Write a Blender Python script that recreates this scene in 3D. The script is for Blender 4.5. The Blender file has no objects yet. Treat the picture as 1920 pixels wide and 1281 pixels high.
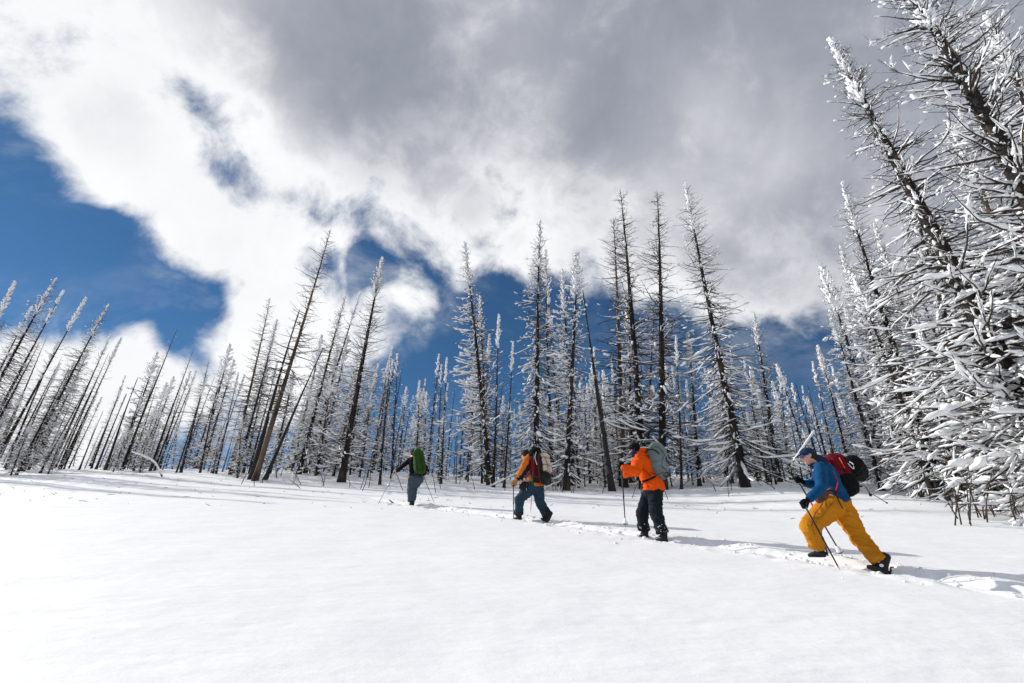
import bpy, math, random
import numpy as np
from mathutils import Vector, Matrix, Quaternion
random.seed(7)
R_ = np.random.default_rng(11)
scene = bpy.context.scene
COL = scene.collection

# ------------------------------------------------------------------ camera
PITCH, ROLL = math.radians(28), math.atan(45 / 1805)
FW = np.array([0, math.cos(PITCH), math.sin(PITCH)])
_u = np.array([0, -math.sin(PITCH), math.cos(PITCH)]); _r = np.array([1., 0, 0])
UP = math.cos(ROLL) * _u - math.sin(ROLL) * _r
RT = math.cos(ROLL) * _r + math.sin(ROLL) * _u
cam_d = bpy.data.cameras.new('camera'); cam = bpy.data.objects.new('camera', cam_d); COL.objects.link(cam)
cam_d.sensor_width = 36; cam_d.lens = 18; cam_d.clip_end = 3000; cam_d.clip_start = .05
cam.matrix_world = Matrix(((RT[0], UP[0], -FW[0], 0), (RT[1], UP[1], -FW[1], 0), (RT[2], UP[2], -FW[2], 0), (0, 0, 0, 1)))
scene.camera = cam
def ray(x, y): return FW * 960. + RT * (x - 960.) - UP * (y - 640.5)
def S(x, y, Y):
    v = ray(x, y); return v * (Y / v[1])
def proj(P):
    P = np.asarray(P, float); d = P @ FW; return 960 + 960 * (P @ RT) / d, 640.5 - 960 * (P @ UP) / d
def unit(v): v = np.asarray(v, float); return v / np.linalg.norm(v)

# ------------------------------------------------------------------ light and sky
SUN_AZ = math.radians(-68)      # compass angle from +Y towards +X
SUN_EL = math.radians(30)
sdir = np.array([math.sin(SUN_AZ) * math.cos(SUN_EL), math.cos(SUN_AZ) * math.cos(SUN_EL), math.sin(SUN_EL)])
sl = bpy.data.lights.new('sun', 'SUN'); sl.energy = 4.2; sl.angle = math.radians(.6); sl.color = (1, .96, .9)
so = bpy.data.objects.new('sun', sl); COL.objects.link(so)
so.rotation_mode = 'QUATERNION'; so.rotation_quaternion = Vector(sdir).to_track_quat('Z', 'Y')
scene.view_settings.view_transform = 'Standard'; scene.view_settings.look = 'None'
scene.view_settings.exposure = 0.07; scene.view_settings.gamma = 1

world = bpy.data.worlds.new('World'); scene.world = world; world.use_nodes = True
wt = world.node_tree; wt.nodes.clear()
def N(t, **k):
    n = wt.nodes.new(t)
    for a, b in k.items(): setattr(n, a, b)
    return n
def put(sock, v):
    if isinstance(v, bpy.types.NodeSocket): wt.links.new(v, sock)
    else: sock.default_value = v
def M_(op, a, b=0., c=None):
    n = N('ShaderNodeMath', operation=op); put(n.inputs[0], a); put(n.inputs[1], b)
    if c is not None: put(n.inputs[2], c)
    return n.outputs[0]
def MR(v, a, b, c=0., d=1., kind='SMOOTHSTEP'):
    n = N('ShaderNodeMapRange', interpolation_type=kind, clamp=True)
    put(n.inputs[0], v); put(n.inputs[1], a); put(n.inputs[2], b); put(n.inputs[3], c); put(n.inputs[4], d); return n.outputs[0]
def DOT(v, c):
    n = N('ShaderNodeVectorMath', operation='DOT_PRODUCT'); wt.links.new(v, n.inputs[0]); n.inputs[1].default_value = tuple(c); return n.outputs['Value']
def MIXC(f, a, b):
    n = N('ShaderNodeMix', data_type='RGBA'); put(n.inputs[0], f); put(n.inputs[6], a); put(n.inputs[7], b); return n.outputs[2]
geo = N('ShaderNodeTexCoord').outputs['Generated']
def NOISE(v, sc, det, rough=.55, dist=0., off=(0, 0, 0)):
    m = N('ShaderNodeMapping'); wt.links.new(v, m.inputs[0]); m.inputs[1].default_value = off
    n = N('ShaderNodeTexNoise'); n.inputs['Scale'].default_value = sc; n.inputs['Detail'].default_value = det
    n.inputs['Roughness'].default_value = rough; n.inputs['Distortion'].default_value = dist
    wt.links.new(m.outputs[0], n.inputs['Vector']); return n.outputs['Fac']
def edge(p, q):         # great circle through two sky directions, positive on the upper side
    n = unit(np.cross(ray(*p), ray(*q)))
    return n if n[2] > 0 else -n
def blob(px, py, rad, amp):  # round patch of the sky: centre, angular radius in degrees
    return M_('MULTIPLY', MR(DOT(geo, unit(ray(px, py))), math.cos(math.radians(rad)), 1.), amp)
def add(*v):
    a = v[0]
    for b in v[1:]: a = M_('ADD', a, b)
    return a
n1 = NOISE(geo, 2.6, 10, .56, .25)
n2 = NOISE(geo, 9., 8, .6, .3, (3, 1, 2))
n3 = NOISE(geo, 1.7, 5, .5, .0, (7, 2, 5))
eA = DOT(geo, edge((0, 175), (440, 610)))
eB = DOT(geo, edge((600, 455), (1530, 705)))
deck = M_('MINIMUM', eA, M_('MULTIPLY', eB, .9))
deck = M_('MINIMUM', deck, .28)
cov = add(M_('MULTIPLY', deck, 2.6), M_('MULTIPLY', M_('SUBTRACT', n1, .5), 1.9), M_('MULTIPLY', M_('SUBTRACT', n2, .5), 1.25),
          blob(480, 530, 9, .30), blob(430, 720, 11, .42), blob(230, 760, 13, .55), blob(20, 690, 12, .62), blob(90, 840, 14, .5),
          blob(570, 700, 12, .55), blob(755, 600, 6, .34), blob(800, 860, 10, .25), blob(640, 640, 6, .2), blob(300, 690, 8, .2),
          blob(30, 470, 11, -.42), blob(210, 270, 7, .30), blob(320, 400, 6, .18), blob(270, 560, 10, -.42), blob(390, 640, 5, -.3), blob(620, 400, 9, .30), blob(330, 420, 7, .25), blob(370, 600, 5, -.15), blob(380, 800, 6, -.2),
          blob(780, 540, 5, -.2), blob(700, 490, 3.5, -.35), blob(590, 480, 3, -.25), blob(1000, 620, 8, -.3), blob(830, 700, 7, -.2), blob(930, 540, 4, -.25),
          blob(1250, 740, 14, -.5), blob(1500, 780, 12, -.45), blob(230, 310, 3.5, .05), blob(215, 250, 5, .25), blob(20, 130, 14, .25), blob(1400, 540, 16, .30), blob(1150, 590, 6, -.12), blob(430, 520, 10, .35), blob(400, 440, 6, .2))
n4 = NOISE(geo, 4.5, 9, .62, .6, (9, 4, 1))
mask = M_('MAXIMUM', MR(cov, -.10, .40), M_('MULTIPLY', MR(n4, .46, .78), MR(cov, -.75, .2, .08, .55)))
# brightness of the cloud: thin edge towards the sun is white, the thick middle of the deck is grey
thick = MR(cov, .10, .85)
dark = add(M_('MULTIPLY', thick, .66), .06, M_('MULTIPLY', M_('SUBTRACT', n1, .5), -.55), M_('MULTIPLY', M_('SUBTRACT', n3, .5), .45), M_('MULTIPLY', M_('SUBTRACT', n2, .5), -.22),
           blob(960, 190, 32, .24), blob(1150, 240, 8, .16), blob(1230, 130, 10, .10), blob(1750, 40, 36, .20), blob(1310, 280, 12, -.30), blob(1450, 480, 14, -.14),
           blob(900, 440, 14, -.26), blob(1350, 480, 18, -.16), blob(300, 300, 17, -.34), blob(540, 430, 15, -.30), blob(100, 90, 20, -.30), blob(890, 390, 3.5, .20), blob(1520, 400, 16, .08),
           blob(230, 720, 20, -.55), blob(20, 650, 18, -.5), blob(560, 700, 16, -.35), blob(1450, 640, 14, .05), blob(620, 110, 14, .22), blob(1100, 450, 10, -.05))
def SM(op, a, b, k):
    n = N('ShaderNodeMath', operation=op); put(n.inputs[0], a); put(n.inputs[1], b); n.inputs[2].default_value = k; return n.outputs[0]
dark = add(dark, M_('MULTIPLY', M_('SUBTRACT', NOISE(geo, 3.2, 4, .5, .4, (2, 8, 3)), .5), .9))
dark = SM('SMOOTH_MIN', dark, .86, .40); dark = SM('SMOOTH_MAX', dark, .03, .25)
dark = add(dark, M_('MULTIPLY', M_('SUBTRACT', n1, .5), -.30), M_('MULTIPLY', M_('SUBTRACT', n2, .5), -.12), M_('MULTIPLY', M_('SUBTRACT', n4, .5), -.26), .03)
cr = N('ShaderNodeValToRGB'); wt.links.new(dark, cr.inputs[0])
el = cr.color_ramp.elements
SK = 10.0   # the world strength is 0.1, cloud radiances are given times ten
el[0].position = 0.; el[0].color = (.97 * SK, .975 * SK, .985 * SK, 1)
el[1].position = 1.; el[1].color = (.21 * SK, .23 * SK, .29 * SK, 1)
for p_, c_ in ((.10, (.90, .905, .92)), (.3, (.74, .745, .775)), (.6, (.50, .51, .56)), (.82, (.34, .36, .42))):
    e_ = el.new(p_); e_.color = (c_[0] * SK, c_[1] * SK, c_[2] * SK, 1)
sky = N('ShaderNodeTexSky', sky_type='NISHITA'); sky.sun_disc = False
sky.sun_elevation = SUN_EL; sky.sun_rotation = SUN_AZ; sky.altitude = 2000; sky.air_density = 1.0; sky.dust_density = .1; sky.ozone_density = 3.0
tint = N('ShaderNodeMix', data_type='RGBA', blend_type='MULTIPLY'); tint.inputs[0].default_value = 1
wt.links.new(sky.outputs[0], tint.inputs[6]); tint.inputs[7].default_value = (.41, .66, .76, 1)
skyc = MIXC(mask, tint.outputs[2], cr.outputs[0])
bg = N('ShaderNodeBackground'); wt.links.new(skyc, bg.inputs[0]); bg.inputs[1].default_value = .1
wo = N('ShaderNodeOutputWorld'); wt.links.new(bg.outputs[0], wo.inputs[0])
world.cycles.sampling_method = 'MANUAL'; world.cycles.sample_map_resolution = 512

# ------------------------------------------------------------------ materials
def mat(name, col, rough=.8, spec=.3, noise=None, bump=None, metallic=0., col2=None, coord='Object', lo=.35, hi=.65, ndist=0., sub=0.):
    m = bpy.data.materials.new(name); m.use_nodes = True; t = m.node_tree; b = t.nodes['Principled BSDF']
    b.inputs['Base Color'].default_value = (*col, 1); b.inputs['Roughness'].default_value = rough
    b.inputs['Specular IOR Level'].default_value = spec; b.inputs['Metallic'].default_value = metallic
    tc = t.nodes.new('ShaderNodeTexCoord')
    def nz(scale, det=4, strv=(1, 1, 1), dist=0.):
        mp = t.nodes.new('ShaderNodeMapping'); mp.inputs[3].default_value = strv
        t.links.new(tc.outputs[coord], mp.inputs[0])
        n = t.nodes.new('ShaderNodeTexNoise'); n.inputs['Scale'].default_value = scale; n.inputs['Detail'].default_value = det
        n.inputs['Distortion'].default_value = dist
        t.links.new(mp.outputs[0], n.inputs['Vector']); return n.outputs['Fac']
    if noise:
        f = nz(*noise, dist=ndist) if isinstance(noise, tuple) else nz(noise)
        r = t.nodes.new('ShaderNodeValToRGB'); t.links.new(f, r.inputs[0])
        r.color_ramp.elements[0].position = lo; r.color_ramp.elements[1].position = hi
        r.color_ramp.elements[0].color = (*col, 1); r.color_ramp.elements[1].color = (*(col2 or [c * .7 for c in col]), 1)
        t.links.new(r.outputs[0], b.inputs['Base Color'])
    if bump:
        h = None
        for (sc, det, strv, amt) in bump:
            f = nz(sc, det, strv); mm = t.nodes.new('ShaderNodeMath'); mm.operation = 'MULTIPLY'; t.links.new(f, mm.inputs[0]); mm.inputs[1].default_value = amt
            if h is None: h = mm.outputs[0]
            else:
                a = t.nodes.new('ShaderNodeMath'); t.links.new(h, a.inputs[0]); t.links.new(mm.outputs[0], a.inputs[1]); h = a.outputs[0]
        bp = t.nodes.new('ShaderNodeBump'); bp.inputs['Strength'].default_value = 1; bp.inputs['Distance'].default_value = 1
        t.links.new(h, bp.inputs['Height']); t.links.new(bp.outputs[0], b.inputs['Normal'])
    return m
one = (1, 1, 1)
SNOW_G = mat('ground_snow', (.90, .90, .905), .65, .25, noise=(1.3, 3), col2=(.86, .865, .875), coord='Object',
             bump=[(.9, 3, (1, 1.6, 1), .035), (5, 5, (1, 1.5, 1), .009), (60, 2, one, .0016), (1.1, 5, (1, 2.5, 1), .03)])
SNOW_T = mat('branch_snow', (.90, .90, .905), .7, .2, bump=[(9, 4, one, .02)])
BARK = mat('charred_bark', (.020, .017, .015), .9, .2, noise=(3., 4, (1, 1, .25)), col2=(.085, .058, .040), lo=.50, hi=.70, bump=[(9, 5, (1, 1, .15), .03), (30, 3, (1, 1, .3), .01)])
BARKB = mat('weathered_brown_bark', (.135, .092, .062), .9, .2, noise=(1.5, 4, (1, 1, .35)), col2=(.035, .027, .022), lo=.45, hi=.62, bump=[(9, 5, (1, 1, .12), .03)])
BARKK = mat('burnt_black_bark', (.012, .011, .011), .75, .3, noise=(6., 3, (1, 1, .3)), col2=(.035, .03, .027), bump=[(12, 4, (1, 1, .2), .02)])
WOOD = mat('dead_twig_wood', (.040, .032, .027), .9, .2, noise=(2.5, 3), col2=(.10, .075, .055), lo=.45, hi=.7)
def cloth(name, col, rough=.85, amt=1.6, spec=.12, col2=None):
    return mat(name, col, rough, spec, noise=(6, 3), col2=col2 or tuple(c * .78 for c in col), lo=.35, hi=.75,
               bump=[(7, 3, (1, 1, .55), .022 * amt), (20, 2, (1, 1, .7), .007 * amt), (160, 2, one, .0012)])
OCHRE = cloth('ochre_shell_fabric', (.53, .205, .010)); BLUEJ = cloth('blue_softshell', (.004, .065, .165)); NAVYJ = cloth('navy_fabric', (.012, .03, .075))
ORANGE = cloth('orange_shell_fabric', (.80, .092, .004)); DKTEAL = cloth('dark_slate_fabric', (.010, .016, .021)); SLATE = cloth('slate_blue_trouser_fabric', (.024, .052, .078))
GREYBLUE = cloth('grey_blue_trouser_fabric', (.055, .082, .105)); BLACK = cloth('black_fabric', (.005, .0055, .0065)); BLACKP = mat('black_plastic', (.006, .006, .007), .5, .3)
RUSTO = cloth('rust_orange_fabric', (.62, .17, .02)); CRIM = cloth('crimson_pack_fabric', (.15, .006, .014)); RED = cloth('red_pack_fabric', (.42, .015, .02))
GREYP = cloth('grey_green_pack_fabric', (.16, .205, .205), amt=.8); GREEN = cloth('green_pack_fabric', (.028, .072, .013)); CREAM = cloth('cream_foam', (.60, .55, .45))
CHAR = cloth('charcoal_fabric', (.018, .0185, .021)); TAN = cloth('tan_leather', (.42, .20, .07)); BROWN = cloth('brown_pouch_fabric', (.13, .065, .045))
SKIN = mat('skin', (.55, .30, .21), .5, .35); HAIR = mat('dark_hair', (.02, .013, .01), .8, noise=40); BRHAIR = mat('brown_hair', (.06, .032, .02), .8, noise=40)
LENS = mat('mirror_blue_lens', (.10, .09, .55), .12, .8, metallic=.6); ALU = mat('grey_aluminium', (.35, .36, .37), .35, .5, metallic=.7)
GREENP = mat('green_webbing', (.01, .18, .10), .6); REDP = mat('red_webbing', (.5, .01, .03), .6); ORP = mat('orange_webbing', (.8, .16, .03), .6); PINK = mat('pink_tape', (.75, .02, .18), .5)
WHITEP = mat('pale_plastic', (.75, .77, .78), .5, .4); PURP = cloth('purple_fabric', (.10, .08, .16))

# ------------------------------------------------------------------ object helpers
def link(name, me, m=None, parent=None, smooth=True):
    o = bpy.data.objects.new(name, me); COL.objects.link(o)
    if m is not None and not me.materials: me.materials.append(m)
    if parent is not None: o.parent = parent
    return o
def tag(o, label=None, cat=None, group=None, kind=None):
    for k, v in (('label', label), ('category', cat), ('group', group), ('kind', kind)):
        if v: o[k] = v
    return o
def thing(name, label, cat, loc=(0, 0, 0), group=None):
    o = bpy.data.objects.new(name, None); COL.objects.link(o); o.location = tuple(loc); o.empty_display_size = .3
    return tag(o, label, cat, group)
def mesh(name, V, F, smooth=True):
    """V (n,3); F list of index arrays, each (m,k) with constant k"""
    me = bpy.data.meshes.new(name); F = [f for f in F if len(f)]
    V = np.asarray(V, np.float32)
    me.vertices.add(len(V)); me.vertices.foreach_set('co', V.ravel())
    nl = sum(f.size for f in F); nf = sum(len(f) for f in F)
    me.loops.add(nl); me.loops.foreach_set('vertex_index', np.concatenate([f.ravel() for f in F]).astype(np.int32))
    st = []; c = 0
    for f in F:
        st.append(c + np.arange(len(f)) * f.shape[1]); c += f.size
    me.polygons.add(nf); me.polygons.foreach_set('loop_start', np.concatenate(st).astype(np.int32))
    me.polygons.foreach_set('use_smooth', np.full(nf, smooth)); me.update(calc_edges=True); me.validate()
    return me
JR = np.random.default_rng(5)
class MB:
    def __init__(s): s.V = []; s.F = []; s.n = 0
    def add(s, V, *F):
        V = np.asarray(V, float).reshape(-1, 3); s.V.append(V)
        for f in F: s.F.append(np.asarray(f, int) + s.n)
        s.n += len(V)
    def obj(s, name, m, parent=None, loc=None, smooth=True):
        V = np.concatenate(s.V)
        if parent is not None and loc is None: loc = np.array(parent.location)
        if loc is not None: V = V - np.asarray(loc)
        byk = {}
        for f in s.F: byk.setdefault(f.shape[1], []).append(f)
        o = link(name, mesh(name, V, [np.concatenate(v) for v in byk.values()], smooth), m, parent)
        if loc is not None and parent is None: o.location = tuple(loc)
        return o
def tubes(P, R, sides=5, flat=1., mb=None, phase=0.):
    """many tubes at once: P (n,k,3), R (n,k)"""
    P = np.asarray(P, float); R = np.asarray(R, float); n, k, _ = P.shape
    if n == 0: return
    T = np.empty_like(P); T[:, 1:-1] = P[:, 2:] - P[:, :-2]; T[:, 0] = P[:, 1] - P[:, 0]; T[:, -1] = P[:, -1] - P[:, -2]
    T /= np.linalg.norm(T, axis=2, keepdims=True) + 1e-9
    mean = T.mean(1); ref = np.where(np.abs(mean[:, 2:3]) > .9, np.array([[1., 0, 0]]), np.array([[0, 0, 1.]]))[:, None, :]
    U = np.cross(T, np.broadcast_to(ref, T.shape)); U /= np.linalg.norm(U, axis=2, keepdims=True) + 1e-9
    W = np.cross(U, T)
    a = np.arange(sides) * 2 * math.pi / sides + phase
    V = P[:, :, None, :] + R[:, :, None, None] * (np.cos(a)[:, None] * U[:, :, None, :] + flat * np.sin(a)[:, None] * W[:, :, None, :])
    jt = getattr(mb, 'jit', 0)
    if jt: V = V + JR.normal(0, jt, V.shape) * R[:, :, None, None]
    i = (np.arange(n)[:, None, None] * k + np.arange(k - 1)[None, :, None]) * sides
    j = np.arange(sides)[None, None, :]; j2 = (j + 1) % sides
    F = np.stack([i + j, i + j2, i + sides + j2, i + sides + j], -1).reshape(-1, 4)
    c0 = (np.arange(n)[:, None] * k * sides + np.arange(sides)[None, ::-1]); c1 = (np.arange(n)[:, None] * k + k - 1) * sides + np.arange(sides)[None]
    mb.add(V.reshape(-1, 3), F, c0, c1)
def tube(mb, pts, r, sides=8, flat=1.):
    pts = np.asarray(pts, float); r = np.broadcast_to(np.asarray(r, float), (len(pts),)); tubes(pts[None], r[None], sides, flat, mb)
def smooth_path(pts, n=12):
    pts = np.asarray(pts, float); t = np.linspace(0, len(pts) - 1, n); out = []
    P = np.vstack([2 * pts[0] - pts[1], pts, 2 * pts[-1] - pts[-2]])
    for u in t:
        i = min(int(u), len(pts) - 2); f = u - i; a, b, c, d = P[i:i + 4]
        out.append(.5 * ((2 * b) + (c - a) * f + (2 * a - 5 * b + 4 * c - d) * f * f + (3 * b - a - 3 * c + d) * f ** 3))
    return np.array(out)

def vnoise(x, y, seed=0):
    xi = np.floor(x).astype(np.int64); yi = np.floor(y).astype(np.int64); fx = x - xi; fy = y - yi
    def h(a, b):
        n = (a * 374761393 + b * 668265263 + seed * 1442695041) & 0xffffffff
        n = ((n ^ (n >> 13)) * 1274126177) & 0xffffffff
        return ((n ^ (n >> 16)) & 0xffff) / 65535.
    fx = fx * fx * (3 - 2 * fx); fy = fy * fy * (3 - 2 * fy)
    return (h(xi, yi) * (1 - fx) + h(xi + 1, yi) * fx) * (1 - fy) + (h(xi, yi + 1) * (1 - fx) + h(xi + 1, yi + 1) * fx) * fy
def fbm(x, y, o=4, seed=0):
    s = 0.; a = .5
    for i in range(o): s = s + a * vnoise(x * 2 ** i, y * 2 ** i, seed + i); a *= .5
    return s

# ------------------------------------------------------------------ ground
_ys = np.arange(-400, 900, .5)
_sl = np.interp(_ys, [-400, -60, -20, 0, 17, 20, 34, 48, 70, 110, 200, 900], [0, 0, .2, .25, .25, .285, .275, .2, .05, -.02, -.06, 0])
_zs = np.cumsum(_sl) * .5; _zs -= np.interp(0, _ys, _zs) + 1.18
TRACK = np.array([(-9., 23.2), (-6.0, 20.0), (-3.8, 17.35), (-2.95, 16.2), (-1.2, 14.4), (.6, 12.45), (2.55, 9.95), (3.5, 8.9), (4.45, 7.75), (4.85, 7.1), (5.6, 6.05), (7.2, 4.0), (10, 1.)])
def track_d(x, y):
    best = np.full(np.shape(x), 1e9); sgn = np.zeros(np.shape(x)); al = np.zeros(np.shape(x)); acc = 0
    for a, b in zip(TRACK[:-1], TRACK[1:]):
        d = b - a; L = np.hypot(*d); t = np.clip(((x - a[0]) * d[0] + (y - a[1]) * d[1]) / L ** 2, 0, 1)
        dx = x - a[0] - t * d[0]; dy = y - a[1] - t * d[1]; q = np.hypot(dx, dy)
        s = np.sign(dx * d[1] - dy * d[0]); m = q < best
        best = np.where(m, q, best); sgn = np.where(m, s, sgn); al = np.where(m, acc + t * L, al); acc += L
    return best, sgn, al
def ground_z(x, y, fine=True):
    x = np.asarray(x, float); y = np.asarray(y, float)
    z = np.interp(y, _ys, _zs)
    far = np.clip((y - 17) / 12, 0, 1)
    z = z + far * (.55 * (fbm(x * .11 + 3, y * .13, 3, 5) - .45) + .12 * (fbm(x * .5, y * .6, 3, 9) - .45))
    z = z + .05 * (fbm(x * .35 + 9, y * .4, 2, 3) - .4)
    z = z + far * np.exp(-((x + 14) / 9) ** 2) * .25                       # low knoll under the left-hand trees
    q_ = np.clip((x - 6) / 7, 0, 1) * np.clip((y - 11) / 7, 0, 1); z = z + .50 * q_ * q_ * (3 - 2 * q_)
    if fine:
        d, s, al = track_d(x, y)
        fade = np.clip((al - 5.2) / 2.0, 0, 1)           # nothing broken ahead of the first skier
        core = np.exp(-(d / .26) ** 4)
        rim = np.exp(-((d - .45) / .2) ** 2)
        lump = fbm(x * 5, y * 5, 4, 21); lump2 = fbm(x * 13, y * 13, 3, 31)
        z = z + fade * (-.10 * core + .028 * rim * (lump - .25) * 2.2 + (np.exp(-(d / .55) ** 4)) * (.042 * (lump - .47) + .048 * (lump2 - .45)))
        z = z + .010 * (fbm(x * 2.2, y * 1.4, 3, 44) - .45)
    return z
def gz(x, y): return float(ground_z(np.array([x]), np.array([y]))[0])
def axis(lo, hi, st, far, g=1.065):
    a = list(np.arange(lo, hi, st)); s = st; v = lo; b = []
    while v > -far: s *= g; v -= s; b.append(v)
    s = st; v = a[-1]
    while v < far: s *= g; v += s; a.append(v)
    return np.array(b[::-1] + a)
td = unit(np.array([TRACK[9][0] - TRACK[2][0], TRACK[9][1] - TRACK[2][1]])); tn = np.array([-td[1], td[0]]); org = np.array([.6, 12.45])
sa = axis(-8.5, 9.5, .045, 380); ta = axis(-1.2, 1.0, .04, 380)
SS, TT = np.meshgrid(sa, ta, indexing='ij')
GX = org[0] + SS * td[0] + TT * tn[0]; GY = org[1] + SS * td[1] + TT * tn[1]; GZ = ground_z(GX, GY)
ns, nt = SS.shape; idx = np.arange(ns * nt).reshape(ns, nt)
gF = np.stack([idx[:-1, :-1], idx[1:, :-1], idx[1:, 1:], idx[:-1, 1:]], -1).reshape(-1, 4)
gme = mesh('snow_ground', np.stack([GX, GY, GZ], -1).reshape(-1, 3), [gF])
go = link('snow_ground', gme, SNOW_G); tag(go, 'smooth bright snow slope rising to the trees', kind='structure')
# loose clods of snow thrown up beside the ski track
cm = MB(); phi = (1 + 5 ** .5) / 2
ico = np.array([(-1, phi, 0), (1, phi, 0), (-1, -phi, 0), (1, -phi, 0), (0, -1, phi), (0, 1, phi), (0, -1, -phi), (0, 1, -phi), (phi, 0, -1), (phi, 0, 1), (-phi, 0, -1), (-phi, 0, 1)], float) / 1.902
icoF = np.array([(0, 11, 5), (0, 5, 1), (0, 1, 7), (0, 7, 10), (0, 10, 11), (1, 5, 9), (5, 11, 4), (11, 10, 2), (10, 7, 6), (7, 1, 8), (3, 9, 4), (3, 4, 2), (3, 2, 6), (3, 6, 8), (3, 8, 9), (4, 9, 5), (2, 4, 11), (6, 2, 10), (8, 6, 7), (9, 8, 1)])
def clod(mb, c, r): mb.add(c + ico * r * (1 + .35 * (R_.random((12, 1)) - .5)) * np.array([1, 1, .7]), icoF)
tl = np.concatenate([[0], np.cumsum(np.hypot(*np.diff(TRACK, axis=0).T))])
for i in range(1500):
    al = R_.uniform(7.2, tl[-1] - 3); x0 = np.interp(al, tl, TRACK[:, 0]); y0 = np.interp(al, tl, TRACK[:, 1])
    o_ = R_.normal(0, .36); x0 += tn[0] * o_ + R_.normal(0, .05); y0 += tn[1] * o_
    r = .008 + .026 * R_.random() ** 3; clod(cm, np.array([x0, y0, gz(x0, y0) + r * .3]), r)
for px_, py_, Y_ in ((1535, 1050, 7.78), (1525, 1050, 7.80), (1655, 1074, 7.12), (1640, 1073, 7.15), (1243, 1010, 9.65), (1230, 1009, 9.75), (1207, 1003, 10.1), (1195, 1003, 10.1), (1027, 976, 12.4), (1018, 976, 12.5), (972, 970, 12.8), (965, 970, 12.9), (771, 947, 16.2), (765, 948, 16.3)):
    c_ = S(px_, py_, Y_)
    for i in range(34):
        x0, y0 = c_[0] + R_.normal(0, .12), c_[1] + R_.normal(-.10, .10); r = R_.uniform(.018, .062) * (.6 + .4 * R_.random()); clod(cm, np.array([x0, y0, gz(x0, y0) + r * .2]), r)
tag(cm.obj('snow_clods', SNOW_G), 'loose clods of snow along the ski track', 'snow', kind='stuff')
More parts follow.
